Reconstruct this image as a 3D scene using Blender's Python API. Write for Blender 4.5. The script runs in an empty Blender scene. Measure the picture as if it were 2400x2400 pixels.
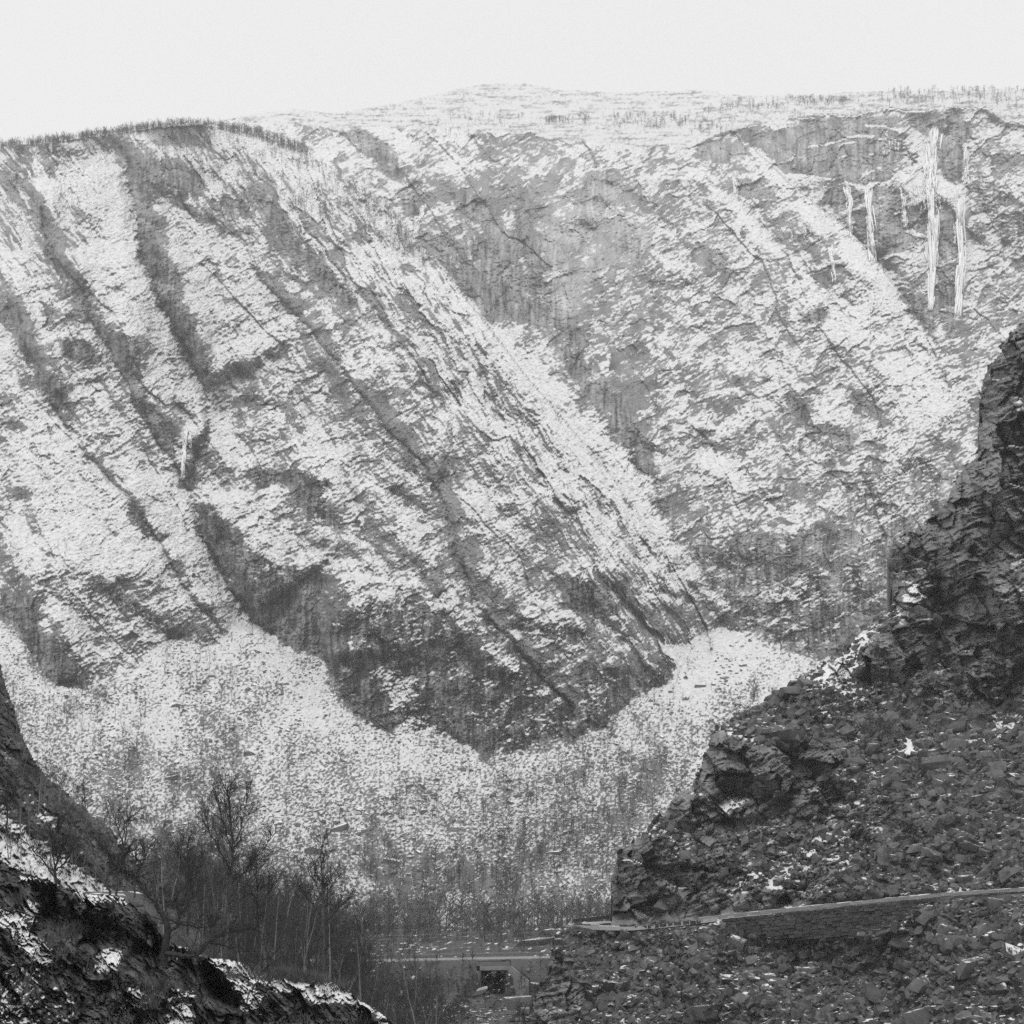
import bpy, bmesh, math, random
import numpy as np
R = math.radians
random.seed(7)
rng = np.random.default_rng(7)
S = bpy.context.scene
COL = S.collection

# ------------------------------------------------------------------ camera
# photograph measured in a 2400 x 2400 frame; level view camera with rising front
F, CX, HY = 3300.0, 1200.0, 2062.0
cam_d = bpy.data.cameras.new('camera'); cam = bpy.data.objects.new('camera', cam_d); COL.objects.link(cam)
cam.location = (0, 0, 0); cam.rotation_euler = (R(90), 0, 0)
cam_d.sensor_width = 36; cam_d.lens = 36*F/2400; cam_d.shift_y = (HY-1200)/2400
cam_d.clip_start = 0.5; cam_d.clip_end = 20000
S.camera = cam
S.render.resolution_x = S.render.resolution_y = 1024

# ------------------------------------------------------------------ sky, sun, exposure (overcast, black-and-white)
SUN_EL, SUN_AZ = R(60), R(204)          # azimuth clockwise from +Y: behind the camera, to the left
W = bpy.data.worlds.new('World'); S.world = W; W.use_nodes = True
nt = W.node_tree; nt.nodes.clear()
sky = nt.nodes.new('ShaderNodeTexSky'); sky.sky_type = 'NISHITA'; sky.sun_disc = False
sky.sun_elevation = SUN_EL; sky.sun_rotation = SUN_AZ; sky.air_density = 1; sky.dust_density = 4
bw = nt.nodes.new('ShaderNodeRGBToBW')
ov = nt.nodes.new('ShaderNodeMix'); ov.data_type = 'FLOAT'
ov.inputs[0].default_value = 0.93; ov.inputs[3].default_value = 9.1   # cloud deck hides most of the clear sky
bg = nt.nodes.new('ShaderNodeBackground'); bg.inputs['Strength'].default_value = 0.1
wo = nt.nodes.new('ShaderNodeOutputWorld')
nt.links.new(sky.outputs[0], bw.inputs[0]); nt.links.new(bw.outputs[0], ov.inputs[2])
nt.links.new(ov.outputs[0], bg.inputs['Color']); nt.links.new(bg.outputs[0], wo.inputs[0])
sun_d = bpy.data.lights.new('sun', 'SUN'); sun_d.energy = 1.5; sun_d.angle = R(14); sun_d.color = (1, 1, 1)
sun = bpy.data.objects.new('sun', sun_d); COL.objects.link(sun)
sun.rotation_euler = (R(90)-SUN_EL, 0, -SUN_AZ + math.pi)
sun.location = (-100, -100, 300)
vs = S.view_settings; vs.view_transform = 'Standard'; vs.look = 'None'; vs.exposure = 0.0; vs.gamma = 1; vs.use_curve_mapping = False
S.cycles.use_denoising = False
S.cycles.max_bounces = 4; S.cycles.diffuse_bounces = 2; S.cycles.volume_bounces = 1
S.cycles.use_adaptive_sampling = False

# ------------------------------------------------------------------ noise and grid helpers
_T = np.random.default_rng(3)
_PERM = _T.permutation(1024).astype(np.int32)
_ANG = _T.uniform(0, 2*np.pi, 1024).astype(np.float32)
_GX, _GY = np.cos(_ANG), np.sin(_ANG)
_RND = _T.uniform(0, 1, (1024, 5)).astype(np.float32)
def _h(ix, iy, seed):
    return _PERM[(_PERM[(ix + seed*131) & 1023] + iy) & 1023]
def perlin(x, y, seed=0):
    x = np.asarray(x, np.float32); y = np.asarray(y, np.float32)
    fx, fy = np.floor(x), np.floor(y); ix, iy = fx.astype(np.int32), fy.astype(np.int32)
    dx, dy = x-fx, y-fy
    u = dx*dx*dx*(dx*(dx*6-15)+10); v = dy*dy*dy*(dy*(dy*6-15)+10)
    def g(i, j):
        k = _h(ix+i, iy+j, seed); return _GX[k]*(dx-i)+_GY[k]*(dy-j)
    a = g(0,0); a = a+u*(g(1,0)-a); b = g(0,1); b = b+u*(g(1,1)-b)
    return (a+v*(b-a))*1.5
def fbm(x, y, n=4, gain=.5, seed=0, ridged=False):
    s = 0; a = 1.; t = 0
    for i in range(n):
        p = perlin(x*2**i+i*17.3, y*2**i-i*9.1, seed+i)
        if ridged: p = 1-2*np.abs(p)
        s = s+a*p; t += a; a *= gain
    return s/t*(1.4 if not ridged else 1)
def blocks(x, y, seed=0, tilt=1.0):
    """jointed rock: every cell of a Worley pattern is a tilted facet of its own; returns (height, edge distance)"""
    x = np.asarray(x, np.float32); y = np.asarray(y, np.float32)
    ix, iy = np.floor(x).astype(np.int32), np.floor(y).astype(np.int32)
    d1 = np.full(x.shape, 9, np.float32); d2 = d1.copy(); hh = np.zeros_like(d1)
    for i in (-1, 0, 1):
        for j in (-1, 0, 1):
            k = _h(ix+i, iy+j, seed); r = _RND[k]
            ex = x-(ix+i+r[..., 0]); ey = y-(iy+j+r[..., 1])
            d = np.maximum(np.abs(ex), np.abs(ey))*.6+.4*np.sqrt(ex*ex+ey*ey)
            h = r[..., 2]-.5+tilt*((r[..., 3]-.5)*ex+(r[..., 4]-.5)*ey)
            m = d < d1
            d2 = np.where(m, d1, np.minimum(d2, d)); hh = np.where(m, h, hh); d1 = np.where(m, d, d1)
    return hh, d2-d1
def sstep(a, b, x):
    t = np.clip((x-a)/(b-a), 0, 1); return t*t*(3-2*t)
def blur1(a, r, ax):
    r = int(r)
    if r < 1: return a
    for _ in range(2):
        p = np.pad(a, [(r+1, r) if k == ax else (0, 0) for k in range(2)], mode='edge').astype(np.float64)
        c = np.cumsum(p, axis=ax); n = 2*r+1
        a = (c[n:, :]-c[:-n, :])/n if ax == 0 else (c[:, n:]-c[:, :-n])/n
    return a.astype(np.float32)
def blur(a, r): return blur1(blur1(a, r, 0), r, 1)
def inpoly(px, py, poly):
    out = np.zeros(px.shape, bool)
    P = np.array(poly, float); x0, y0 = P.min(0); x1, y1 = P.max(0)
    w = (px >= x0) & (px <= x1) & (py >= y0) & (py <= y1)
    if not w.any(): return out
    X, Y = px[w], py[w]; ins = np.zeros(X.shape, bool)
    for (ax, ay), (bx, by) in zip(poly, list(poly[1:])+[poly[0]]):
        if ay == by: continue
        c = (ay > Y) != (by > Y)
        ins ^= c & (X < (bx-ax)*(Y-ay)/(by-ay)+ax)
    out[w] = ins
    return out
def linedist(px, py, line, reach):
    """distance to a polyline and the signed side (+ = right of travel on the picture); far points get `reach`"""
    L = np.array(line, float); x0, y0 = L.min(0)-reach; x1, y1 = L.max(0)+reach
    D = np.full(px.shape, reach, np.float32); sd = np.zeros(px.shape, np.float32); par = np.zeros(px.shape, np.float32)
    w = (px >= x0) & (px <= x1) & (py >= y0) & (py <= y1)
    X, Y = px[w], py[w]; d = np.full(X.shape, reach, np.float32); s = np.zeros(X.shape, np.float32); q = np.zeros(X.shape, np.float32)
    n = len(line)-1
    for i in range(n):
        (ax, ay), (bx, by) = L[i], L[i+1]; vx, vy = bx-ax, by-ay; l2 = vx*vx+vy*vy
        t = np.clip(((X-ax)*vx+(Y-ay)*vy)/l2, 0, 1)
        e = np.hypot(X-ax-t*vx, Y-ay-t*vy); m = e < d
        d = np.where(m, e, d); s = np.where(m, np.sign(-(vx*(Y-ay)-vy*(X-ax))), s); q = np.where(m, (i+t)/n, q)
    D[w] = d; sd[w] = -s; par[w] = q
    return D, sd, par
def at(px, py, Y):
    return np.stack([(px-CX)/F*Y, Y+0*px, (HY-py)/F*Y], -1)
def pt(px, py, Y): return ((px-CX)/F*Y, Y, (HY-py)/F*Y)

def mesh_obj(name, V, faces, mats, parent=None, attrs=None, smooth=False, mat_idx=None):
    """V (n,3), faces (m,k) of one size k, or a list of such arrays"""
    if not isinstance(faces, list): faces = [faces]
    faces = [np.asarray(f, np.int32) for f in faces if len(f)]
    me = bpy.data.meshes.new(name)
    V = np.ascontiguousarray(V, np.float32)
    me.vertices.add(len(V)); me.vertices.foreach_set('co', V.ravel())
    nl = sum(f.size for f in faces); nf = sum(len(f) for f in faces)
    me.loops.add(nl); me.polygons.add(nf)
    me.loops.foreach_set('vertex_index', np.concatenate([f.ravel() for f in faces]))
    tot = np.concatenate([np.full(len(f), f.shape[1], np.int32) for f in faces])
    st = np.concatenate([[0], np.cumsum(tot)[:-1]]).astype(np.int32)
    me.polygons.foreach_set('loop_start', st)
    if mat_idx is not None: me.polygons.foreach_set('material_index', np.asarray(mat_idx, np.int32))
    me.polygons.foreach_set('use_smooth', np.full(nf, smooth, bool))
    for k, a in (attrs or {}).items():
        at_ = me.attributes.new(k, 'FLOAT', 'POINT'); at_.data.foreach_set('value', np.ascontiguousarray(a, np.float32))
    me.update(calc_edges=True)
    for m in (mats if isinstance(mats, (list, tuple)) else [mats]): me.materials.append(m)
    o = bpy.data.objects.new(name, me); COL.objects.link(o)
    if parent: o.parent = parent
    return o
def tag(o, label=None, cat=None, group=None, kind=None):
    if label: o['label'] = label
    if cat: o['category'] = cat
    if group: o['group'] = group
    if kind: o['kind'] = kind
    return o
def empty(name, loc, label, cat, group=None):
    o = bpy.data.objects.new(name, None); COL.objects.link(o); o.location = loc; o.empty_display_size = .3
    return tag(o, label, cat, group)
def copy_tree(o, parent=None):
    c = o.copy(); COL.objects.link(c)
    if parent: c.parent = parent
    for ch in o.children: copy_tree(ch, c)
    return c
def grid_normals(Pw):
    a = np.gradient(Pw, axis=1); b = np.gradient(Pw, axis=0)
    n = np.cross(a, -b); n /= np.linalg.norm(n, axis=-1, keepdims=True)+1e-9
    return n
def snow_from(nz, cover, r, k=2.2):
    """snow settles first on the flattest spots: cover = share of the ground that is white"""
    m = blur(nz, r); s = np.sqrt(np.maximum(blur((nz-m)**2, r), 1e-5)); z = (nz-m)/s
    c = np.clip(cover, .02, .98); p = np.log(c/(1-c))/1.7          # inverse normal, roughly
    return 1/(1+np.exp(-k*(z+p)))
def grid_faces(ny, nx, keep):
    """quads of a (ny, nx) vertex grid where keep[(ny-1, nx-1)]; row 0 is the top of the picture"""
    j, i = np.nonzero(keep); a = j*nx+i
    return np.stack([a+nx, a+nx+1, a+1, a], -1)
def grid_obj(name, Pw, keep, mat, attrs, **kw):
    ny, nx = Pw.shape[:2]; f = grid_faces(ny, nx, keep)
    used, inv = np.unique(f, return_inverse=True)
    return mesh_obj(name, Pw.reshape(-1, 3)[used], inv.reshape(f.shape), mat,
                    attrs={k: a.reshape(-1)[used] for k, a in attrs.items()}, **kw)

# ------------------------------------------------------------------ materials (black-and-white: every colour a grey)
def node(nt, typ, **kw):
    n = nt.nodes.new(typ)
    for k, v in kw.items(): setattr(n, k, v)
    return n
def new_mat(name, rough=.9):
    m = bpy.data.materials.new(name); m.use_nodes = True; t = m.node_tree
    b = t.nodes['Principled BSDF']; b.inputs['Roughness'].default_value = rough; b.inputs['Specular IOR Level'].default_value = .15
    return m, t, b
def mathn(t, op, a, b=None, c=None, clamp=False):
    n = t.nodes.new('ShaderNodeMath'); n.operation = op; n.use_clamp = clamp
    for i, v in enumerate((a, b, c)):
        if v is None: continue
        if isinstance(v, (int, float)): n.inputs[i].default_value = v
        else: t.links.new(v, n.inputs[i])
    return n.outputs[0]
def noise_n(t, vec, scale, detail=5, rough=.6, dist=0.):
    n = t.nodes.new('ShaderNodeTexNoise'); n.inputs['Scale'].default_value = scale; n.inputs['Detail'].default_value = detail
    n.inputs['Roughness'].default_value = rough; n.inputs['Distortion'].default_value = dist
    t.links.new(vec, n.inputs['Vector']); return n.outputs['Fac']
def ground_mat(name, rock, snow, fine, tone_amt=.5, speck=.5, bump=.3, bump_scale=None, sharp=6.0, thin=.0, grain=.7):
    """rock or soil with lying snow: attribute snow says where, noise breaks its edge up; attribute tone colours the rock: stains, painted shade and haze"""
    m, t, b = new_mat(name)
    tc = t.nodes.new('ShaderNodeTexCoord').outputs['Object']
    A = node(t, 'ShaderNodeAttribute', attribute_name='snow').outputs['Fac']
    T = node(t, 'ShaderNodeAttribute', attribute_name='tone').outputs['Fac']
    n1 = noise_n(t, tc, fine, 6, .7)
    n2 = noise_n(t, tc, fine*.13, 4, .6)
    s = mathn(t, 'ADD', A, mathn(t, 'MULTIPLY', mathn(t, 'SUBTRACT', n1, .5), speck*2))
    s = mathn(t, 'ADD', mathn(t, 'MULTIPLY', mathn(t, 'SUBTRACT', s, .5), sharp), .5, clamp=True)
    g = mathn(t, 'ADD', mathn(t, 'MULTIPLY', T, tone_amt), mathn(t, 'MULTIPLY', mathn(t, 'SUBTRACT', n2, .5), .8))
    g = mathn(t, 'ADD', g, mathn(t, 'MULTIPLY', mathn(t, 'SUBTRACT', n1, .5), grain))
    col = mathn(t, 'MULTIPLY', rock, mathn(t, 'MAXIMUM', mathn(t, 'ADD', g, 1.0), .25))
    mx = t.nodes.new('ShaderNodeMix'); mx.data_type = 'FLOAT'
    t.links.new(s, mx.inputs[0]); t.links.new(col, mx.inputs[2]); mx.inputs[3].default_value = snow
    if thin:      # a thin dusting: the rock greys the snow in patches
        n3 = noise_n(t, tc, fine*.35, 5, .7)
        t.links.new(mathn(t, 'MULTIPLY', snow, mathn(t, 'MINIMUM', mathn(t, 'ADD', 1.0+thin*.4, mathn(t, 'MULTIPLY', mathn(t, 'SUBTRACT', n3, .62), thin*4)), 1.05)), mx.inputs[3])
    t.links.new(mx.outputs[0], b.inputs['Base Color'])
    bp = t.nodes.new('ShaderNodeBump'); bp.inputs['Strength'].default_value = bump; bp.inputs['Distance'].default_value = 1.0/(bump_scale or fine)*.6
    t.links.new(n1, bp.inputs['Height']); t.links.new(bp.outputs[0], b.inputs['Normal'])
    return m
def plain_mat(name, val, var=.35, scale=2., rough=.85, snow=0., snow_scale=None, bump=.25):
    """stone, bark, concrete or metal: one grey with mottling; snow > 0 lays snow on the faces that look up"""
    m, t, b = new_mat(name, rough)
    tc = t.nodes.new('ShaderNodeTexCoord').outputs['Object']
    n1 = noise_n(t, tc, scale, 5, .65)
    oi = mathn(t, 'FRACT', mathn(t, 'ADD', t.nodes.new('ShaderNodeObjectInfo').outputs['Random'], t.nodes.new('ShaderNodeNewGeometry').outputs['Random Per Island']))
    f = mathn(t, 'ADD', mathn(t, 'MULTIPLY', mathn(t, 'SUBTRACT', n1, .5), var*4), mathn(t, 'ADD', mathn(t, 'MULTIPLY', mathn(t, 'SUBTRACT', oi, .5), var*1.2), 1.0))
    col = mathn(t, 'MULTIPLY', val, mathn(t, 'MAXIMUM', f, .2))
    if snow > 0:
        geo = t.nodes.new('ShaderNodeNewGeometry'); sx = t.nodes.new('ShaderNodeSeparateXYZ'); t.links.new(geo.outputs['Normal'], sx.inputs[0])
        n2 = noise_n(t, geo.outputs['Position'], snow_scale or scale, 4, .7)
        k = mathn(t, 'ADD', sx.outputs[2], mathn(t, 'MULTIPLY', mathn(t, 'SUBTRACT', n2, .5), 1.6))
        k = mathn(t, 'MULTIPLY', mathn(t, 'SUBTRACT', k, 1.0-snow), 6.0, clamp=True)
        mx = t.nodes.new('ShaderNodeMix'); mx.data_type = 'FLOAT'
        t.links.new(k, mx.inputs[0]); t.links.new(col, mx.inputs[2]); mx.inputs[3].default_value = .8
        col = mx.outputs[0]
    t.links.new(col, b.inputs['Base Color'])
    if bump:
        bp = t.nodes.new('ShaderNodeBump'); bp.inputs['Strength'].default_value = bump; bp.inputs['Distance'].default_value = .12/scale
        t.links.new(n1, bp.inputs['Height']); t.links.new(bp.outputs[0], b.inputs['Normal'])
    return m
M = {}
M['mountain'] = ground_mat('mountain_rock_and_snow', .215, .71, 1.4, tone_amt=1.0, speck=.5, bump=1.0, sharp=2.4, thin=.45, grain=2.2)
M['plateau'] = ground_mat('plateau_snow', .24, .62, .5, tone_amt=1.0, speck=.5, bump=.4, sharp=2.0)
M['talus'] = ground_mat('talus_and_snow', .17, .66, 1.8, tone_amt=.7, speck=.7, bump=.9, sharp=2.0, thin=.35, grain=1.6)
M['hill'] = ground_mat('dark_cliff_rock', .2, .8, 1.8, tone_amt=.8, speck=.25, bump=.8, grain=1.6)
M['slope'] = ground_mat('heath_and_grass', .11, .8, 3.0, tone_amt=1.3, speck=.4, bump=.6)
M['knoll'] = ground_mat('lichen_rock', .085, .8, 12.0, tone_amt=1.4, speck=.35, bump=.8)
M['floor'] = ground_mat('valley_grass', .09, .8, 2.0, tone_amt=.8, speck=.4, bump=.5)
M['boulder'] = plain_mat('boulder_rock', .12, .4, 1.5, snow=.07)
M['far_boulder'] = plain_mat('talus_boulder_rock', .15, .3, .8, snow=.5)
M['scree'] = plain_mat('scree_rock', .10, .7, .9, snow=.06)
M['pale_boulder'] = plain_mat('pale_boulder_rock', .26, .2, 1.2, snow=.02)
M['wall'] = plain_mat('wall_stone', .068, .45, 3., snow=.03)
M['coping'] = plain_mat('coping_stone', .26, .2, 2., snow=.3)
M['concrete'] = plain_mat('concrete', .24, .25, .6, rough=.8)
M['asphalt'] = plain_mat('asphalt_with_slush', .24, .2, .8)
M['gravel'] = plain_mat('gravel_road', .38, .2, 1.2)
M['steel'] = plain_mat('galvanised_steel', .2, .1, 1., rough=.5)
M['bark'] = plain_mat('birch_bark', .2, .4, 5., bump=0)
M['twig'] = plain_mat('birch_twigs', .06, .25, 2., bump=0)
M['near_bark'] = plain_mat('near_birch_bark', .06, .5, 6., bump=0); M['near_twig'] = plain_mat('near_birch_twigs', .035, .25, 3., bump=0)
M['dark_bark'] = plain_mat('old_birch_bark', .035, .4, 5., bump=0)
M['fartree'] = plain_mat('far_birch', .12, .25, .2, bump=0)
M['grass'] = plain_mat('dry_grass', .10, .3, 3., bump=0)
M['ice'] = plain_mat('ice', .78, .1, .3, rough=.35, bump=.4)
M['cable'] = plain_mat('cable', .3, .1, 1., bump=0)

# ================================================================== the far side of the valley: talus, two mountains, plateau
HAZE = 0.00017
GS = 2.6
gx = np.arange(-110, 2512, GS, dtype=np.float32); gy = np.arange(172, 2240, GS, dtype=np.float32)
PX, PY = np.meshgrid(gx, gy); NY, NX = PX.shape
V_ = (HY-PY)/F
wx = 10*fbm(PX/70, PY/70, 4, seed=11); wy = 10*fbm(PX/70, PY/70, 4, seed=21)
WX, WY = PX+wx, PY+wy
def line_y(x, pts):
    p = np.array(pts, float); return np.interp(x, p[:, 0], p[:, 1])
SKYLINE = [(-200,365),(0,345),(120,335),(290,312),(360,300),(440,292),(520,283),(560,277),(640,263),(700,258),(800,266),(900,248),(1000,228),(1090,208),(1170,197),(1240,199),(1330,213),(1440,217),(1560,214),(1680,212),(1690,222),(1780,226),(1900,226),(2050,215),(2200,215),(2400,208),(2600,206)]
LEFT_CREST = [(-200,365),(0,345),(120,335),(290,310),(360,300),(440,294),(500,294),(600,312),(700,345),(780,395),(850,440),(900,480),(985,572),(1075,680),(1140,760),(1232,880),(1335,1000),(1440,1125),(1525,1245),(1585,1340),(1630,1420),(1665,1490),(1690,1600),(1700,1800)]
TALUS_TOP = [(-200,1420),(0,1440),(25,1469),(62,1523),(99,1585),(141,1610),(215,1612),(290,1592),(340,1560),(380,1535),(420,1507),(445,1509),(475,1532),(505,1522),(540,1495),(571,1472),(610,1478),(646,1490),(704,1523),(750,1541),(757,1560),(766,1600),(800,1650),(854,1692),(920,1722),(941,1705),(1044,1732),(1152,1763),(1200,1768),(1255,1760),(1350,1748),(1368,1725),(1430,1702),(1500,1640),(1560,1612),(1590,1590),(1602,1560),(1630,1520),(1665,1492),(1700,1475),(1760,1490),(1830,1522),(1880,1545),(2000,1540),(2600,1500)]
SLAB_EDGE = [(1700,290),(1766,345),(1850,430),(1944,506),(2014,564),(2070,630),(2113,692),(2150,745),(2180,790),(2220,835),(2260,868),(2290,905),(2330,980),(2420,1100)]
RIM = [(640,290),(760,300),(850,300),(960,300),(1100,310),(1250,320),(1400,335),(1500,345),(1600,345),(1660,330),(1730,300),(1800,288),(1900,275),(2050,262),(2200,255),(2300,255),(2400,290),(2600,290)]
CLIFFS = [   # bare steep faces (outline, share of snow left on them)
 ([(282,336),(360,336),(373,365),(439,390),(493,436),(464,465),(414,465),(364,456),(323,481),(306,432),(290,382)], .16),
 ([(323,505),(373,515),(364,572),(393,605),(425,639),(418,688),(450,746),(484,857),(480,903),(455,865),(414,795),(364,700),(345,640),(331,585)], .18),
 ([(414,469),(489,494),(538,531),(596,539),(580,556),(518,540),(447,505)], .15),
 ([(490,470),(560,462),(590,500),(545,512),(500,498)], .3),
 ([(571,436),(629,461),(654,498),(704,531),(758,610),(704,606),(658,564),(621,502),(580,456)], .25),
 ([(700,600),(760,620),(800,660),(840,720),(790,700),(740,650)], .3),
 ([(60,420),(90,470),(140,600),(200,700),(215,745),(190,730),(140,670),(105,590),(75,500)], .22),
 ([(5,380),(40,380),(50,450),(25,440)], .3),
 ([(141,795),(219,808),(248,857),(195,848),(145,840)], .12),
 ([(83,866),(145,878),(166,957),(120,953),(87,915)], .14),
 ([(0,700),(54,745),(80,804),(70,857),(25,775),(0,760)], .2),
 ([(269,783),(352,791),(344,857),(315,895),(286,874)], .25),
 ([(306,924),(381,965),(435,982),(414,1023),(406,1085),(373,1046),(344,990)], .14),
 ([(443,1030),(489,985),(486,1052),(470,1114),(445,1150),(431,1114)], .14),
 ([(464,1176),(509,1197),(571,1255),(575,1300),(505,1292),(472,1222)], .18),
 ([(580,1106),(683,1098),(787,1139),(745,1160),(663,1133),(600,1155)], .2),
 ([(700,1150),(790,1180),(800,1250),(740,1230)], .35),
 ([(540,935),(620,918),(600,945),(545,950)], .2),
 ([(17,1140),(75,1150),(75,1172),(20,1165)], .2),
 ([(280,1150),(320,1190),(356,1242),(400,1250),(390,1270),(340,1262),(300,1210)], .25),
 ([(0,1382),(70,1399),(99,1432),(95,1515),(137,1465),(166,1515),(199,1573),(215,1612),(141,1612),(99,1590),(62,1530),(25,1475),(0,1440)], .14),
 ([(210,1350),(330,1420),(420,1470),(440,1500),(400,1500),(330,1450),(260,1410)], .3),
 ([(468,1200),(497,1217),(571,1283),(621,1308),(675,1324),(766,1353),(737,1415),(758,1465),(758,1540),(704,1525),(646,1490),(596,1432),(567,1374),(518,1299),(476,1241)], .12),
 ([(758,1465),(800,1432),(870,1411),(966,1415),(1032,1432),(1065,1465),(1115,1523),(1173,1556),(1235,1598),(1318,1668),(1351,1750),(1255,1762),(1197,1770),(1152,1765),(1044,1733),(941,1705),(920,1724),(854,1692),(800,1650),(766,1595)], .17),
 ([(880,1560),(960,1580),(990,1690),(1040,1720),(920,1700)], .4),
 ([(1048,1241),(1082,1299),(1110,1405),(1086,1380),(1057,1283)], .1),
 ([(1110,1405),(1190,1500),(1300,1600),(1360,1690),(1350,1745),(1310,1650),(1235,1590),(1160,1520)], .2),
 ([(1330,1357),(1421,1360),(1492,1399),(1487,1440),(1380,1446),(1330,1415)], .12),
 ([(1359,1564),(1587,1560),(1574,1600),(1504,1632),(1380,1645),(1355,1598)], .16),
 ([(1173,1453),(1255,1462),(1371,1465),(1376,1502),(1297,1500),(1214,1482)], .22),
 ([(1380,1640),(1500,1630),(1430,1700),(1370,1720)], .25),
 ([(1040,1060),(1060,1100),(1055,1130),(1020,1120)], .15),
 ([(974,539),(1065,560),(1140,564),(1206,539),(1218,605),(1268,701),(1214,750),(1144,750),(1090,688),(1032,610),(982,560)], .1),
 ([(1082,432),(1173,494),(1173,552),(1140,556),(1065,473)], .2),
 ([(930,440),(985,470),(975,540),(940,500)], .25),
 ([(820,290),(900,330),(960,390),(985,440),(930,420),(860,370),(815,330)], .33),
 ([(1371,407),(1454,427),(1438,465),(1413,506),(1380,564),(1355,610),(1330,564),(1289,535),(1338,506)], .1),
 ([(1438,523),(1525,531),(1525,601),(1500,606),(1446,589)], .08),
 ([(1371,622),(1413,581),(1442,606),(1413,639)], .1),
 ([(1210,560),(1290,540),(1350,620),(1350,700),(1260,690)], .2),
 ([(1102,700),(1214,741),(1293,808),(1338,874),(1442,1006),(1479,1098),(1525,1120),(1529,1056),(1463,932),(1388,878),(1350,762),(1340,690),(1268,690)], .22),
 ([(1525,1100),(1545,1060),(1560,1150),(1600,1250),(1640,1300),(1650,1340),(1600,1290),(1550,1210)], .25),
 ([(1836,925),(1869,940),(1902,986),(1956,998),(2002,1015),(1998,1068),(1956,1035),(1898,1000),(1865,972)], .1),
 ([(1865,733),(1931,712),(1931,752),(1906,758)], .1),
 ([(1640,600),(1700,590),(1700,640),(1650,640)], .15),
 ([(1980,899),(2005,905),(2040,953),(2092,994),(2060,990),(2015,950)], .15),
 ([(2097,1073),(2246,1085),(2300,1090),(2300,1400),(2055,1300),(1960,1180),(2050,1130)], .28),
 ([(1612,1290),(1700,1268),(1803,1250),(1880,1240),(2059,1230),(2300,1250),(2300,1440),(2082,1420),(1947,1500),(1882,1545),(1798,1505),(1742,1465),(1700,1425),(1654,1372)], .2),
 ([(1766,332),(1890,283),(1964,278),(2055,270),(2101,283),(2122,324),(2109,382),(2084,407),(2055,436),(2014,436),(1956,419),(1890,407),(1832,407),(1795,369)], .06),
 ([(1728,307),(1803,292),(1766,338)], .1),
 ([(1633,340),(1704,326),(1761,343),(1753,376),(1704,384),(1641,376)], .08),
 ([(1931,473),(1960,445),(2035,445),(2109,440),(2134,481),(2188,465),(2233,481),(2200,520),(2150,560),(2109,595),(2051,615),(2039,560),(1985,515)], .06),
 ([(2109,287),(2196,262),(2262,258),(2275,382),(2258,432),(2221,423),(2192,365),(2138,303)], .12),
 ([(2105,690),(2150,690),(2188,725),(2190,795),(2250,830),(2290,880),(2240,830),(2170,775),(2130,730)], .06),
 ([(2190,520),(2260,480),(2262,700),(2230,800),(2190,740)], .22),
 ([(2270,380),(2330,420),(2400,480),(2460,520),(2460,640),(2350,560),(2290,480)], .4),
 ([(1690,440),(1740,420),(1800,440),(1820,465),(1760,460)], .12),
 ([(1850,535),(1900,530),(1925,555),(1880,565)], .12),
]
SNOWY = [    # lying snow (outline, share)
 ([(1075,690),(1105,690),(1160,748),(1285,876),(1428,1010),(1472,1100),(1530,1122),(1575,1238),(1650,1320),(1712,1440),(1630,1410),(1490,1250),(1310,1052),(1190,899),(1095,754)], .8),
 ([(1608,394),(1695,430),(1760,500),(1850,590),(1930,660),(2043,750),(2000,760),(1886,640),(1786,610),(1735,548),(1680,470)], .93),
 ([(1766,349),(1944,506),(2014,564),(2113,692),(2180,790),(2270,890),(2200,880),(2080,740),(1960,600),(1850,500),(1770,420)], .78),
 ([(300,380),(330,600),(420,800),(470,920),(440,900),(350,740),(250,600),(180,460),(200,380)], .82),
 ([(0,1000),(120,980),(300,1080),(460,1190),(470,1290),(300,1350),(0,1370)], .8),
 ([(1617,1060),(1700,1062),(1740,1110),(1780,1170),(1700,1130),(1650,1110)], .95),
 ([(1900,700),(2050,760),(2250,930),(2260,1020),(2100,960),(1950,850)], .78),
 ([(860,440),(1000,480),(980,420),(900,400)], .6),
 ([(2176,430),(2196,440),(2202,520),(2196,600),(2184,722),(2176,640),(2170,540)],.97),([(2242,470),(2264,450),(2264,560),(2258,660),(2246,748),(2236,660),(2240,560)],.97),([(2115,545),(2190,530),(2200,600),(2150,625),(2105,640),(2080,625)],.8),([(2172,300),(2202,290),(2198,370),(2168,400)],.95),([(2085,442),(2110,405),(2170,370),(2198,360),(2198,420),(2170,440),(2115,452)],.96),([(2150,438),(2264,438),(2252,478),(2200,466),(2160,464)],.95),([(1978,436),(1996,436),(2000,500),(1994,558),(1984,520)],.95),([(2026,436),(2050,436),(2044,480),(2050,540),(2050,612),(2040,600),(2034,520)],.96),
 ([(2110,440),(2160,400),(2200,360),(2190,430),(2260,440),(2250,490),(2190,460),(2130,480)], .92),
 ([(2120,560),(2150,535),(2200,530),(2200,600),(2140,620),(2080,630)], .8),
 ([(500,290),(700,350),(850,470),(980,600),(940,600),(800,480),(650,390),(520,330)], .82),
 ([(1060,660),(1130,770),(1300,960),(1480,1160),(1600,1330),(1500,1230),(1320,1050),(1150,850)], .86),
 ([(1010,395),(1130,410),(1150,385),(1040,370)], .97),
 ([(1560,1500),(1640,1510),(1720,1470),(1800,1520),(1750,1600),(1640,1640),(1560,1640)], .86),
]
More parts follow.
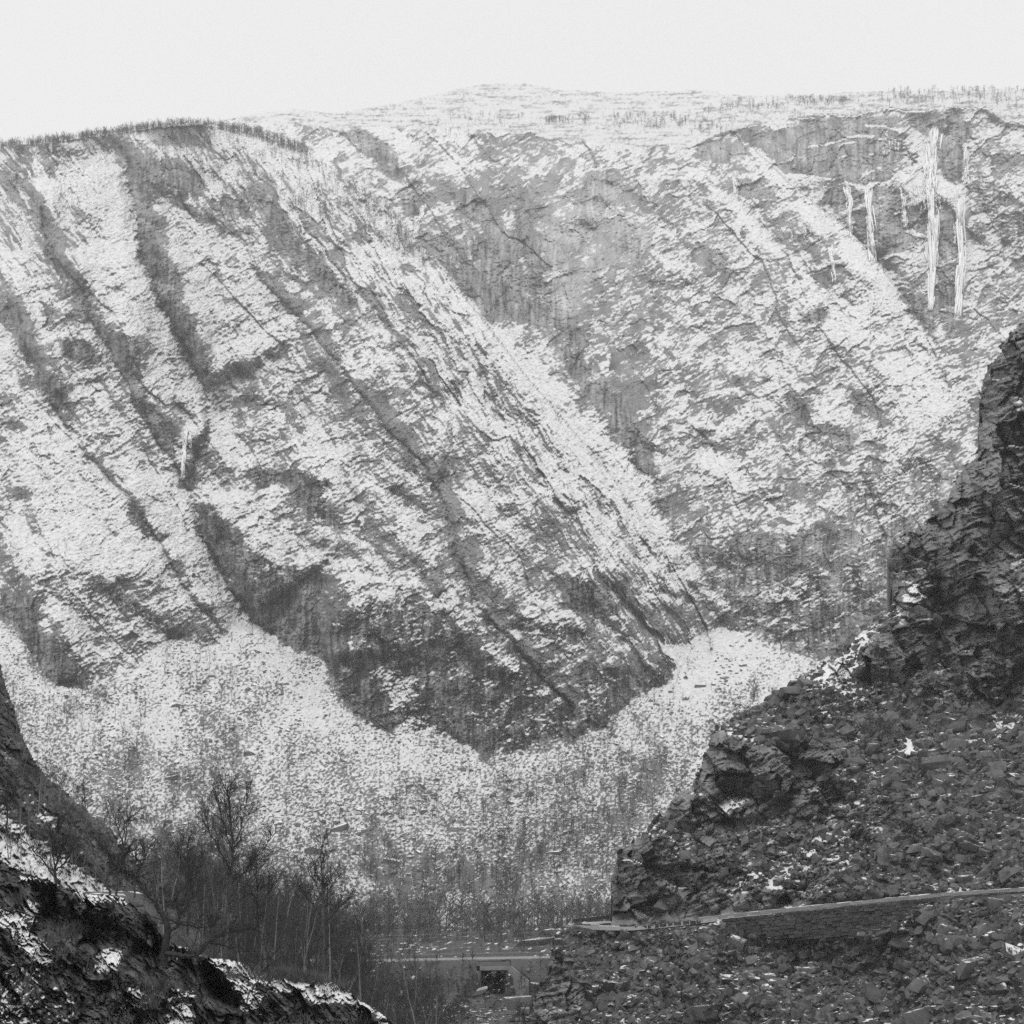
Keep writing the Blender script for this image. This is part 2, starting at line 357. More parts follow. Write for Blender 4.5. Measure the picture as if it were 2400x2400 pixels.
GREY = [([(760,640),(900,760),(1050,960),(1200,1150),(1150,1300),(950,1150),(800,900)],.40),([(960,400),(1300,330),(1540,520),(1540,900),(1540,1200),(1450,1050),(1300,830),(1100,680),(1000,560)],.27),([(900,1250),(1350,1300),(1550,1450),(1550,1640),(1100,1500)],.3),
 ([(560,1000),(760,950),(800,1150),(700,1150)],.42),([(60,600),(200,760),(300,1000),(200,1000),(60,850)],.42),([(1560,620),(1800,650),(1900,900),(1700,1000),(1560,900)],.46),([(480,430),(640,470),(800,640),(850,760),(760,740),(600,600)],.42),([(1800,960),(2200,1000),(2250,1100),(1950,1120)],.45)]
GULLIES = [  # (line down the slope, half width px, depth m)
 ([(25,398),(79,473),(137,614),(199,701),(240,800),(300,900),(350,1010),(420,1110),(455,1170)], 26, 14),
 ([(285,340),(305,440),(325,520),(340,620),(400,750),(455,860),(482,920),(486,1000),(450,1120)], 40, 26),
 ([(0,640),(60,800),(110,940),(200,1060),(300,1170),(370,1270),(440,1400),(520,1480)], 26, 12),
 ([(450,1165),(475,1260),(530,1360),(590,1450),(640,1490)], 26, 22),
 ([(560,600),(700,740),(790,850),(900,1000),(1000,1100),(1050,1200),(1085,1340),(1120,1420),(1220,1530),(1350,1680)], 26, 16),
 ([(640,430),(760,590),(870,720),(960,830),(1040,960)], 22, 8),
 ([(1100,700),(1214,830),(1330,1000),(1450,1150),(1560,1290),(1640,1400),(1690,1470)], 60, 9),
 ([(1340,640),(1345,760),(1420,900),(1520,1060),(1545,1180)], 14, 8),
 ([(1220,450),(1215,560),(1260,690)], 22, 14),
 ([(1530,520),(1530,700),(1540,900),(1540,1030)], 14, 8),
 ([(1617,1284),(1745,1247),(1869,1172),(1948,1122),(1981,1139),(2055,1126)], 9, 7),
 ([(1948,1122),(1900,1180),(1980,1220)], 7, 4),
 ([(1617,1056),(1654,1040),(1724,1056),(1766,1122),(1790,1160)], 9, 6),
 ([(1993,880),(2000,920),(2022,953),(2089,994)], 9, 5),
 ([(1730,540),(1790,640),(1840,700),(1900,760)], 9, 6),
 ([(2265,260),(2268,400),(2255,480),(2258,700)], 12, 12),
 ([(1812,1240),(1815,1330),(1830,1420)], 6, 3),
]
STEPS = [    # (line, m nearer on its right-hand side as drawn, fade px): buttress walls
 ([(285,340),(305,440),(325,520),(340,620),(400,750),(455,860),(482,920)], 24, 130),
 ([(60,420),(137,614),(199,701),(300,900)], 12, 90),
 ([(455,1170),(475,1260),(530,1360),(590,1450)], 22, 140),
 ([(0,640),(60,800),(110,940)], 10, 80),
 ([(745,1340),(740,1420),(762,1560)], 18, 120),
]
# labels: 0 talus, 1 left mountain, 2 right mountain, 3 amphitheatre, 4 plateau
lc = line_y(PX+wx*.3, LEFT_CREST)+3*fbm(PX/14, PX*0, 3, seed=5)
tt = line_y(PX+wx*1.3, TALUS_TOP)+1.2*wy+15*fbm(PX/34, PY/60, 4, .6, seed=6)+22*fbm(PX/120, PY/200, 2, seed=7)*(PX < 1640)
se = line_y(PX+wx*.4, SLAB_EDGE)+.3*wy
rim = line_y(PX, RIM)+12*fbm(PX/60, PX*0+3.3, 4, seed=8)
sk = line_y(PX, SKYLINE)+3*fbm(PX/50, PX*0+1.7, 4, seed=9)
lab = np.full(PX.shape, 2, np.int8)
lab[(PY < se) & (PX > 1690)] = 3
lab[(PY < rim) & (PX > 560)] = 4
lab[(PY > lc)] = 1
lab[(PY > lc) & (PX > 1640) & (PY < 2300)] = 1
lab[PY > tt] = 0
lab[(lab == 1) & (PX > 1660)] = 2
vis = PY > sk
# --- slope map
def paint(lst, base, soft):
    out = base.copy()
    for poly, val in lst:
        m = blur(inpoly(WX, WY, poly).astype(np.float32), soft)
        out = out*(1-m)+val*m
    return out
cover = np.full(PX.shape, .5, np.float32)
cover[lab == 1] = .57
cover -= .22*sstep(1150, 1500, PY)*(lab == 1)*sstep(500, 800, PX)
cover -= .3*sstep(1100, 1330, PY)*(lab == 2)
cover -= .17*(lab == 2)*sstep(1560, 1350, PX)*sstep(330, 480, PY)
cover[lab == 3] = .45
cover[lab == 4] = .90
cover[lab == 0] = (.72-.34*sstep(1560, 2080, PY))[lab == 0]
cover += .34*np.exp(-np.abs(PY-rim)/38.)*((lab == 2) | (lab == 3))*(PX > 600)*(1-.6*sstep(1700, 1800, PX)*sstep(2310, 2250, PX))
cover = blur(cover, 6)
cover = paint(GREY, cover, 16); cover = paint(SNOWY, cover, 6); snowy_c = cover.copy()
cliff = paint([(p, 1.) for p, c in CLIFFS], np.zeros_like(cover), 2)
cover = paint([(p, (.6+.5*(max(q[1] for q in p) > 1300))*c) for p, c in CLIFFS], cover, 2)
LEDGES = [([(2031,295),(2076,297),(2134,311)],3),([(1898,345),(1944,336),(2010,318),(2047,318)],3),([(2060,326),(2126,328)],3),([(1968,343),(1985,336),(2008,332)],2),([(1964,502),(2006,490),(2031,481)],4),([(2097,502),(2134,477)],4),([(2064,610),(2118,593)],3),
 ([(1987,440),(1991,470),(1990,505),(1993,555)],5),([(2036,438),(2034,480),(2041,530),(2046,610)],6),([(2190,300),(2183,360),(2182,420),(2186,520),(2188,570),(2182,650),(2180,724)],6),([(2262,340),(2266,400),(2258,450),(2250,500),(2252,580),(2246,700),(2242,745)],7),([(2118,440),(2119,490),(2122,530)],4),([(2100,436),(2125,415),(2160,385),(2192,366)],8),([(2110,440),(2160,436),(2210,440),(2258,445)],8),([(1722,405),(1724,455)],5),([(437,1005),(432,1040),(431,1075),(427,1122)],4),([(995,480),(985,515),(972,550)],5),
 ([(1768,352),(1800,372),(1835,410),(1890,412),(1960,423),(2030,440),(2080,430),(2110,405)],4),([(2140,310),(2175,330),(2190,300)],5),([(1900,560),(1860,538),(1830,535)],4)]
for ln, w in LEDGES:
    D, s_, q = linedist(PX+.5*wx+3*fbm(PX/9, PY/9, 2, seed=33), PY+.4*wy, ln, 30.); m_ = sstep(w*1.3, w*.6, D); cover = cover*(1-m_)+.95*m_; cliff = cliff*(1-.6*m_)
cover = cover+.30*fbm(PX/110, PY/110, 3, seed=31)*(1-.35*cliff)
cover += .18*fbm(PX/26, PY/26, 3, seed=35)*(1-.3*cliff)
tmap = np.full(PX.shape, 1.35, np.float32)
tmap[lab == 0] = .66; tmap[lab == 4] = .74
tmap = np.where(lab == 1, 1.35, tmap)
tmap = blur(tmap, 3)
t2 = np.maximum(tmap*(1-.0)+2.2*cliff-.25*np.clip(snowy_c-.7, 0, .3)/.3*(lab > 0), V_+.12)
g0 = 1/(blur1(blur1(np.maximum(tmap, V_+.12), 30, 1), 3, 0)-V_).clip(.1); g1 = 1/(t2-V_)
lnY = np.zeros(PX.shape, np.float32); loc = np.zeros_like(lnY)
a = np.full(NX, math.log(418.), np.float32); b_ = np.zeros(NX, np.float32); dv = GS/F
for r in range(NY-1, -1, -1):
    lnY[r] = a; loc[r] = b_
    a = a+dv*np.minimum(g0[r], 7); b_ = b_*.985+dv*(np.minimum(g1[r], 7)-np.minimum(g0[r], 7))
Y = np.exp(lnY)
Y = Y*np.exp(blur1(loc, 3, 1))
# --- the left mountain stands in front of the right one; the right slab in front of the amphitheatre
dE, sE, qE = linedist(PX, PY, LEFT_CREST[6:], 420.)
Y += (lab == 1)*np.interp(PY, [600, 1100, 1400], [36, 18, 6])*np.exp(-dE/110.)
jump = np.interp(PY, [250, 420, 700, 1000, 1300, 1470], [330, 210, 140, 45, 8, 0])
back = ((lab == 2) | (lab == 3) | (lab == 4)) & (PX > 480)
Y += np.where(back, jump*sstep(2300, 1500, PX)+60*sstep(1500, 2300, PX)*sstep(1470, 900, PY), 0)
Y += np.where((lab == 3), 70*sstep(1690, 1800, PX)*sstep(1000, 700, PY), 0)
Y += np.where((lab == 4), 82*sstep(1690, 1800, PX), 0)
dS, sS, qS = linedist(PX, PY, SLAB_EDGE, 300.)
Y += (lab == 2)*18*np.exp(-dS/60.)
acc = np.where(PY < rim+25, Y, 0.)[::-1]; acc = np.maximum.accumulate(acc, axis=0)[::-1]
Y = np.where(lab == 4, acc, Y)          # the plateau starts where the wall below it ends
# --- gullies and buttress walls
mtn = (lab >= 1) & (lab <= 3)
rel = np.zeros_like(Y); gul = np.zeros_like(Y)
jx, jy = WX+5*fbm(PX/12, PY/12, 2, seed=25), WY+5*fbm(PX/12, PY/12, 2, seed=27)
for ln, w, d in GULLIES:
    D, s_, q = linedist(jx, jy, ln, w*3.); w_ = w*(.32+.35*np.clip(.5+perlin(PX/50, PY/50, 29), 0, 1)); g_ = np.clip(1-D/w_, 0, 1)**1.3*sstep(0, .08, q); rel += d*.28*g_; gul = np.maximum(gul, g_*np.clip(.7+1.2*perlin(PX/40, PY/60, 30), 0, 1))
    if w > 18 and w < 50:
        wl = np.where(s_ < 0, np.exp(-(D/(w*1.5))**2), 0)*np.clip(.55+1.3*fbm(PX/70, PY/90, 2, seed=28), 0, 1)*sstep(0, .08, q)*sstep(1, .9, q); cover -= .36*sstep(.25, .5, wl)*(lab > 0); rel -= 3.5*wl*sstep(0, 8, D)
for ln, d, w in STEPS:
    D, s_, q = linedist(jx, jy, ln, w*3.)
    rel -= np.where(s_ < 0, 1.35*d*np.exp(-D/w)*sstep(0, w*.36, D)*sstep(0, .1, q)*sstep(1.0, .9, q), 0)
# --- rock relief: two joint directions, foliation, blocks
def rotc(ang, wob=0.):
    c, s_ = math.cos(ang), math.sin(ang); return PX*c+PY*s_+wob*wx, PY*c-PX*s_+wob*wy
sA, nA = rotc(.98, .8)            # down to the right
sB, nB = rotc(-.42, .8)           # up to the right
zA = np.clip(np.maximum.reduce([sstep(430, 150, PX+.25*(PY-400))*sstep(800, 520, PY), sstep(330, 120, dE)*(lab == 1), .28*(lab == 1)*(1+1.2*fbm(PX/130, PY/130, 2, seed=43)), .15*(lab == 2)*(1+1.6*fbm(PX/130, PY/130, 2, seed=44))]), 0, 1)
zA = blur(zA, 10)
q1 = fbm((PX+2*wx)/150, (PY+2*wy)/170, 4, .5, 41)
big_ = 60*fbm(PX/300, PY/300, 2, seed=48); ribs = fbm((sA+big_)/260, (nA+.7*big_)/62, 3, .5, 45, True)
rA = fbm(sA/80, nA/13, 4, .6, 51, True)
rB = fbm(sB/52, nB/10, 4, .6, 61, True)
bL, eL = blocks(sA/250, nA/62, 19, 1.2)
bk, be = blocks(sB/46, nB/24, 4)
bk2, be2 = blocks(sA/62, nA/20, 9)
fine = fbm(PX/8, PY/6, 2, .65, 71)
amp = Y/700.
smooth = np.clip((snowy_c-.72)/.2, 0, 1)
rough = np.where(mtn, 1., np.where(lab == 4, .35, .0))*(1-.45*smooth)
rough = blur(rough.astype(np.float32), 2)
bk3, be3 = blocks((PX+1.4*wx)/44, (PY+1.4*wy)/60, 17, 1.3)
rC = fbm((PX+.25*PY)/46+.05*wx, (PY-.2*PX)/9+.07*wy, 4, .6, 73, True)
crack = sstep(.06, 0, be3)*cliff; crackL = .3*sstep(.03, 0, eL)*(1-smooth)*mtn*sstep(.45, .9, .5+perlin(PX/120, PY/120, 47))
rel += rough*amp*(6*q1+5*(ribs+.3)*(.25+.75*zA)+10*fbm((sA+big_)/520, (nA+big_)/150, 2, .5, 46, True)*(1-.6*smooth)+2.6*bL+.6*crackL + zA*1.9*rA + (1-.6*zA)*1.35*rB + 1.5*bk*(1-.6*zA) + 1.6*bk2*zA + 1.0*fine)
fa, fae = blocks((sA+wx)/120, (nA+wy)/26, 231, 1.1); fb, fbe = blocks((sB+wx)/64, (nB+wy)/24, 233, 1.1)
rel -= rough*amp*2.2*(zA*fa+(1-zA)*fb)
rel += rough*amp*cliff*(2.4*bk3+1.0*rC+.6*crack)
# --- talus: fans with boulders
tb, te = blocks((PX+wx*.5)/7.5, (PY+wy*.5)/5.5, 14, .6)
tb2, te2 = blocks((PX+wx)/22, (PY+wy)/13, 15, .6)
cone = fbm(PX/170, PY/400, 3, .5, 81)
is_t = blur((lab == 0).astype(np.float32), 1)
rel += is_t*(6*cone+.55*tb*(.5+perlin(PX/60, PY/90, 83)).clip(.15)+.9*tb2*(perlin(PX/90, PY/120, 85)-.1).clip(0)*1.6+.25*fine)
Y = Y+rel*sstep(0, 60, PY-sk+20)
far_P = at(PX, PY, Y)
nrm = grid_normals(far_P)
nz = nrm[..., 2]
cov = cover.copy()
cov[lab == 0] -= 0
mac = np.stack([blur(far_P[..., c], 9) for c in range(3)], -1); mn = grid_normals(mac)
mx_, mz_ = mn[..., 0], mn[..., 2]
crest = sstep(4, 46, PY-lc)*sstep(2, 40, np.abs(PY-rim)+100*(PX < 560))
cov = cov+.4*(1-sstep(0, 40, PY-lc))*(lab == 1)*(PX < 700)+.4*(1-sstep(0, 26, PY-rim))*(lab == 3)*(PX > 2255)
cov = cov-.05*(lab > 0)*(lab < 4)+np.clip(.2*(mx_-blur(mx_, 70))+.45*(mz_-blur(mz_, 70)), -.22, .22)*crest*mtn*(1-.5*cliff)*(1-np.exp(-dE/22.))
def zs(a, r):
    m = blur(a, r); return (a-m)/np.sqrt(np.maximum(blur((a-m)**2, r), 1e-6))
nS = zA*fbm(sA/60, nA/7, 4, .65, 191)+(1-zA)*(.8*fbm(sB/30, nB/6, 4, .65, 193)+.5*fbm(PX/9, PY/7, 3, .65, 195))
fa, fae = blocks((sA+wx)/120, (nA+wy)/26, 231, 1.1); fb, fbe = blocks((sB+wx)/64, (nB+wy)/24, 233, 1.1); fc, fce = blocks((PX+.3*PY+wx)/30, (PY-.3*PX+wy)/13, 235, 1.0)
facet = zA*fa+(1-zA)*fb; fedge = np.where(zA > .5, fae, fbe)
cov = cov+mtn*(1-.5*cliff)*(1-.6*smooth)*(.46*facet+.26*fc-.18*sstep(.07, .0, fedge)*np.clip(.5+1.5*perlin(PX/60, PY/60, 237), 0, 1))  # snow thinned along facet edges, as cracks with thin painted shadows
nT = fbm(PX/7, PY/5, 2, .7, 197)
VEG = [(310,1780,45,90,.9),(500,1760,60,240,.8),(180,1640,130,90,.45),(60,1640,60,90,.4),(1500,1830,110,160,.6),(1390,1800,60,80,.5),(1300,1990,190,120,.6),(1060,2080,200,70,.8),(900,2040,90,80,.5),(1340,1900,60,80,.5),(1090,1780,60,40,.3),(420,1950,160,130,.5),(1180,1860,80,60,.3)]
veg = np.zeros_like(cov)
for cx_, cy_, rx_, ry_, w_ in VEG: veg = np.maximum(veg, w_*np.exp(-((PX-cx_)/rx_)**2-((PY-cy_)/ry_)**2))
cov = cov+is_t*(.14*fbm((PX+2*wx)/60, (PY+2*wy)/130, 3, .6, seed=205)+.12*fbm(PX/30, PY/22, 3, seed=206)-.6*veg*np.clip(.6+1.2*perlin(PX/30, PY/36, 208), 0, 1))
zz = np.where(lab == 0, .5*zs(nz, 26)+.8*zs(nT, 26), .7*zs(nz, 26)+.5*zs(nS, 40))*(1-.45*smooth)
cov = cov+.16*fbm(PX/18, PY/14, 3, .6, seed=199)*(1-.5*cliff)-.15*gul*(1-smooth)
c_ = np.clip(cov, .03, .97)
snow = 1/(1+np.exp(-2.5*(zz+np.log(c_/(1-c_))/1.7)))
snow = np.where(lab == 4, np.clip(.5+cov*.25+.6*fbm((PX+.4*PY)/60, PY/7, 4, .6, 201)+.35*fbm(PX/9, PY/5, 2, .6, 209), 0, 1), snow)
# water stains, rock tone and painted haze: paler high up, darker low down
streak = fbm(PX/7+.1*wx, PY/110, 3, .6, 95)
tone = .55*fbm(PX/50, PY/70, 3, .6, seed=211)*cliff+.3*sstep(1100, 300, PY)*mtn-.2*sstep(1200, 1600, PY)*mtn-.2*crack-.2*crackL+.15*bL+.35*facet+.25*fc-.3*sstep(.05, .0, fedge)+.25*fbm(sA/40, nA/9, 3, .6, 203)+.9*streak*cliff+.25*bk3*cliff+.35*fbm(PX/60, PY/60, 3, seed=97)  # facet-edge cracks darkened too, their thin shadows painted in
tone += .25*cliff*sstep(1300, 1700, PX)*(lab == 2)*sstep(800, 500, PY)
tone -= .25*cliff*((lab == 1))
tone += paint([([(1250,540),(1371,407),(1454,427),(1530,520),(1530,610),(1400,640),(1350,760),(1300,700)], .55)], np.zeros_like(cover), 6)
keep_v = vis
HID = [(2620,700),(2440,800),(2370,900),(2360,1130),(2290,1220),(2160,1330),(2160,1450),(2080,1530),(1960,1640),(1790,1740),(1730,1790),(1700,1890),(1600,1990),(1510,2070),(1500,2260),(2620,2260)]
keep_v = keep_v & ~inpoly(PX, PY, HID) & ~((PX < 640) & (PY > line_y(PX, [(-200,1500),(0,1660),(52,1830),(120,1940),(215,2010),(330,2100),(470,2190),(640,2300)])))   # nothing is built deep behind the near hills
kf = keep_v[1:, 1:]
lf = lab[1:, 1:]
# faces that span the step from a near to a far massif belong to the near one
def far_obj(name, sel, mat, label):
    o = grid_obj(name, far_P, sel & kf, mat, dict(snow=snow, tone=tone))
    tag(o, label, kind='structure'); return o
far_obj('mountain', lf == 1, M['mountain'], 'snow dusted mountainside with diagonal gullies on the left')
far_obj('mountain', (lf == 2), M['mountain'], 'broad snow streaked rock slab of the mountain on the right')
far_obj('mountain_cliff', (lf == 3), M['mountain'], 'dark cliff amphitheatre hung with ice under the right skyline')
far_obj('plateau', lf == 4, M['plateau'], 'white snowy plateau above the cliffs')
far_obj('talus_slope', lf == 0, M['talus'], 'snow sprinkled boulder fans below the cliffs')
def far_y(px, py):
    i = np.clip(np.round((px-gx[0])/GS).astype(int), 0, NX-1); j = np.clip(np.round((py-gy[0])/GS).astype(int), 0, NY-1)
    return Y[j, i], lab[j, i], (j, i)

# ================================================================== the near right-hand hill: cliffs, scree, old road
GR = 2.8
hx = np.arange(1205, 2530, GR, dtype=np.float32); hy = np.arange(620, 2440, GR, dtype=np.float32)
HX, HYY = np.meshgrid(hx, hy); HV = (HY-HYY)/F
hwx = 14*fbm(HX/80, HYY/80, 4, seed=111); hwy = 14*fbm(HX/80, HYY/80, 4, seed=121)
ROAD = [(1200,2168),(1345,2168),(1429,2171),(1500,2172),(1600,2163),(1700,2150),(1800,2140),(1900,2130),(2000,2120),(2100,2110),(2200,2101),(2300,2094),(2400,2087),(2600,2073)]
def road_py(px): return np.interp(px, *np.array(ROAD, float).T)
def road_Y(px): return 1/np.interp(px, [1200, 1429, 2400, 2600], [1/196, 1/185, 1/150, 1/144])
RH_TOP = [(2620,640),(2480,700),(2400,752),(2366,776),(2335,832),(2320,857),(2298,894),(2292,944),(2304,981),(2292,994),(2296,1056),(2261,1093),(2217,1155),(2199,1211),(2137,1242),(2081,1279),(2074,1317),(2087,1348),(2093,1416),(2037,1466),(1938,1547),(1888,1578),(1832,1615),(1776,1652),(1714,1677),(1671,1708),(1652,1764),(1634,1838),(1578,1863),(1528,1938),(1447,2000),(1429,2062),(1435,2112),(1429,2175)]
RH_UP = RH_TOP+[(1500,2172),(1600,2163),(1700,2150),(1800,2140),(1900,2130),(2000,2120),(2100,2110),(2200,2101),(2300,2094),(2400,2087),(2620,2072)]
RH_LOW = [(1348,2160),(1429,2172),(1500,2173)]+[(p, q+1) for p, q in ROAD[4:]]+[(2620,2460),(1222,2460),(1225,2420),(1231,2400),(1255,2338),(1268,2297),(1289,2247),(1301,2197)]
ex = .6*hwx+9*fbm(HX/44, HYY/44, 4, .6, seed=131); ey = .6*hwy+9*fbm(HX/44, HYY/44, 4, .6, seed=133)
edge_fade = sstep(0, 30, np.abs(HYY-road_py(HX)))       # the road line itself stays straight
up = inpoly(HX+ex*edge_fade, HYY+ey*edge_fade, RH_UP) & (HYY < road_py(HX)+3)
low = inpoly(HX+ex*edge_fade, HYY+ey*edge_fade, RH_LOW) & (HYY >= road_py(HX)-6)
RCLIFF = [
 [(2620,640),(2400,752),(2320,857),(2292,944),(2296,1056),(2217,1155),(2081,1279),(2090,1416),(2130,1440),(2200,1400),(2210,1540),(2260,1620),(2330,1640),(2400,1600),(2620,1600)],
 [(1650,1745),(1700,1705),(1760,1750),(1960,1755),(1985,1790),(1900,1850),(1750,1880),(1640,1860)],
 [(1560,1880),(1700,1880),(1800,1850),(1830,1900),(1700,1935),(1560,1930)],
 [(1429,2000),(1520,1960),(1600,2020),(1680,2040),(1700,2090),(1890,2075),(1880,2105),(1780,2140),(1600,2165),(1429,2175)],
 [(1850,1880),(1960,1830),(1990,1870),(1880,1920)],
 [(2050,1500),(2130,1450),(2200,1480),(2180,1580),(2080,1620),(2010,1600)],
 [(1231,2400),(1260,2310),(1290,2240),(1345,2250),(1400,2320),(1330,2420)],
]
RSNOW = [([(1960,1570),(2010,1480),(2040,1480),(2010,1580),(1970,1640)],.6),([(1740,1720),(1830,1660),(1850,1670),(1780,1740)],.7),
 ([(2080,1745),(2230,1700),(2240,1720),(2120,1770)],.65),([(1630,1905),(1740,1858),(1750,1870),(1650,1925)],.6),([(1880,1985),(2050,1930),(2060,1945),(1900,2010)],.6),
 ([(1690,2070),(1800,2040),(1900,2030),(1880,2060),(1700,2090)],.45),([(1955,2070),(2030,1975),(2045,1985),(1990,2060)],.6),([(2060,1850),(2115,1865),(2110,1880),(2070,1875)],.5),
 ([(2200,2090),(2300,2050),(2340,2060),(2240,2096)],.5),([(2105,2170),(2150,2148),(2160,2165),(2120,2190)],.8),([(2340,2230),(2400,2210),(2430,2250),(2370,2260)],.5),
 ([(1900,1640),(2050,1560),(2100,1580),(1950,1690)],.35),([(2100,1430),(2150,1380),(2200,1350),(2150,1440)],.45),([(1880,1600),(1960,1560),(1990,1600),(1920,1660)],.4),
 ([(2130,1700),(2500,1640),(2500,1760),(2200,1800)],.24),([(1990,1790),(2120,1740),(2080,1850),(2000,1880)],.3),([(1860,2200),(1930,2200),(1900,2240),(1865,2250)],.5)]
WALL_BOT = [(1680,2160),(1700,2172),(1760,2190),(1870,2206),(2000,2200),(2060,2184),(2110,2160),(2150,2130),(2185,2112)]
WALL = [(p, q) for p, q in ROAD if 1690 < p < 2190]+[(2185,2103)]+WALL_BOT[::-1]+[(1680,2152)]
SCREE_UP = [(2040,1690),(2200,1660),(2620,1620),(2620,2072),(2300,2092),(2100,2108),(1960,2122),(1960,2080),(2040,1980),(2060,1900),(1990,1800)]
SCREE_MID = [(1830,1610),(1890,1590),(1990,1640),(2020,1700),(1960,1760),(1780,1750),(1720,1700)]
def hpaint(lst, base, soft):
    out = base.copy()
    for poly, val in lst:
        m = blur(inpoly(HX+hwx, HYY+hwy, poly).astype(np.float32), soft); out = out*(1-m)+val*m
    return out
rcl = hpaint([(p, 1.) for p in RCLIFF], np.zeros_like(HX), 2)
rsc = np.maximum(hpaint([(SCREE_UP, 1.), (SCREE_MID, .6)], np.zeros_like(HX), 4), low.astype(np.float32)*(1-rcl))
rcov = np.full(HX.shape, .13, np.float32)+.12*fbm(HX/90, HYY/60, 3, seed=141)
rcov = rcov*(1-.45*rcl); rcov = rcov*(1-.55*rsc)
rcov = hpaint(RSNOW, rcov, 3)
rt = .85+1.9*rcl-.12*rsc
wallm = inpoly(HX, HYY, WALL).astype(np.float32)
rt = rt*(1-wallm)+9*wallm; rcov = rcov*(1-.7*wallm)
# integrate up from the road and down from it
ry = road_py(HX[0]); Y0 = road_Y(HX[0]); dvr = GR/F
lnr = np.zeros_like(HX); lo_ = np.zeros_like(HX)
a = np.log(Y0+4.5).astype(np.float32); l = np.zeros_like(a)
rt_s = blur(rt, 14)
for r in range(len(hy)-1, -1, -1):
    on = hy[r] < ry
    lnr[r] = a; lo_[r] = l
    v = HV[r]
    gs = np.minimum(1/np.maximum(rt_s[r]-v, .14), 6); gl = np.minimum(1/np.maximum(rt[r]-v, .14), 6)
    a = np.where(on, a+dvr*gs, a); l = np.where(on, l*.99+dvr*(gl-gs), l)
a = np.log(Y0).astype(np.float32)
for r in range(len(hy)):
    on = hy[r] >= ry
    lnr[r] = np.where(on, a, lnr[r]); a = np.where(on, a-dvr/np.maximum(np.where(wallm[r] > 0, 9, rt_s[r]*.9)-HV[r], .3), a)
hY = np.exp(blur1(lnr, 1, 1)+blur1(lo_, 2, 1))
# the nose of the hill turns away at its left outline
dN, sN, qN = linedist(HX, HYY, RH_TOP, 140.)
hY += up*9*np.exp(-dN/30.)
dN2, s2, q2 = linedist(HX, HYY, RH_LOW[-7:]+RH_LOW[:1], 140.)
hY += low*8*np.exp(-dN2/28.)
b1, e1 = blocks((HX*.97+HYY*.24+hwx*.5)/90, (HYY*.97-HX*.24+hwy*.5)/66, 201, 1.3)
ru, rv = HX*.8+HYY*.6, HYY*.8-HX*.6
b2, e2 = blocks((ru+hwx*.35)/40, (rv+hwy*.35)/27, 202, 1.3)
b3, e3 = blocks((HX*.9-HYY*.43+hwx*.25)/17, (HYY*.9+HX*.43+hwy*.25)/12, 203, 1.2)
f3 = fbm(HX/10, HYY/8, 2, .6, 207); big = fbm(HX/220, HYY/220, 3, .5, 209)
strat = fbm((HX*.94-HYY*.34)/120, (HX*.34+HYY*.94)/16+.06*hwx, 3, .55, 211, True)
hrel = 5*big*edge_fade + rcl*(4.0*b1+2.4*b2+.7*b3+1.1*strat) + (1-rcl)*(1-rsc)*(1.6*b2+.9*b3+.8*strat) + rsc*(.8*fbm(HX/60, HYY/40, 3, seed=213)+.35*b3) + .22*f3
hY += hrel*(hY/150.)*sstep(2, 26, np.abs(HYY-road_py(HX)))*(1-blur(wallm, 2))
hP = at(HX, HYY, hY); hn = grid_normals(hP)
hsnow = snow_from(hn[..., 2]+.1*f3, rcov, 30, 2.6)
htone = -.75*rsc+.5*fbm(HX/30, HYY/90, 3, seed=221)+.45*fbm(HX/140, HYY/110, 3, seed=223)-.55*rcl*sstep(.09, .0, e1)-.35*rcl*sstep(.1, 0, e2)+.25*b2  # ground among scree stones painted darker, as shade in the gaps
htone += hpaint([([(2310,1290),(2500,1230),(2500,1420),(2330,1390)], .6)], np.zeros_like(HX), 8)
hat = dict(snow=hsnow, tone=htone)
def skirted(name, Pw, mask, mat, attrs, back, drop, label):
    """grid patch plus a rim that runs back and down behind its outline, so that it has a far side"""
    k = mask[1:, 1:] & mask[:-1, :-1] & mask[1:, :-1] & mask[:-1, 1:]
    ny, nx = Pw.shape[:2]; f = grid_faces(ny, nx, k)
    e = np.concatenate([f[:, [0, 1]], f[:, [1, 2]], f[:, [2, 3]], f[:, [3, 0]]])
    key = np.sort(e, 1); key = key[:, 0].astype(np.int64)*ny*nx+key[:, 1]
    u, idx, cnt = np.unique(key, return_index=True, return_counts=True); be_ = e[idx[cnt == 1]]
    used, inv = np.unique(f, return_inverse=True); Vv = Pw.reshape(-1, 3)[used]
    mp = np.full(ny*nx, -1, np.int64); mp[used] = np.arange(len(used))
    bv = np.unique(be_); rimv = Pw.reshape(-1, 3)[bv]
    out = [Vv]; at_ = {q: [w_.reshape(-1)[used]] for q, w_ in attrs.items()}; faces = [inv.reshape(f.shape)]
    prev = mp.copy(); base = len(Vv)
    for s in (.25, 1.0):
        d = rimv/np.linalg.norm(rimv, axis=1, keepdims=True)
        nv = rimv+d*back*s; nv[:, 2] -= drop*s*s+.15*s; nv[:, 0] *= 1+.0*s
        out.append(nv)
        for q, w_ in attrs.items(): at_[q].append(w_.reshape(-1)[bv])
        cur = np.full(ny*nx, -1, np.int64); cur[bv] = base+np.arange(len(bv)); base += len(bv)
        faces.append(np.stack([prev[be_[:, 1]], prev[be_[:, 0]], cur[be_[:, 0]], cur[be_[:, 1]]], 1)); prev = cur
    return tag(mesh_obj(name, np.concatenate(out), np.concatenate(faces), mat, attrs={q: np.concatenate(w_) for q, w_ in at_.items()}), label, kind='structure')
skirted('hillside_cliff', hP, up, M['hill'], hat, 30, 14, 'dark blocky cliff and hillside rising above the old road on the right')
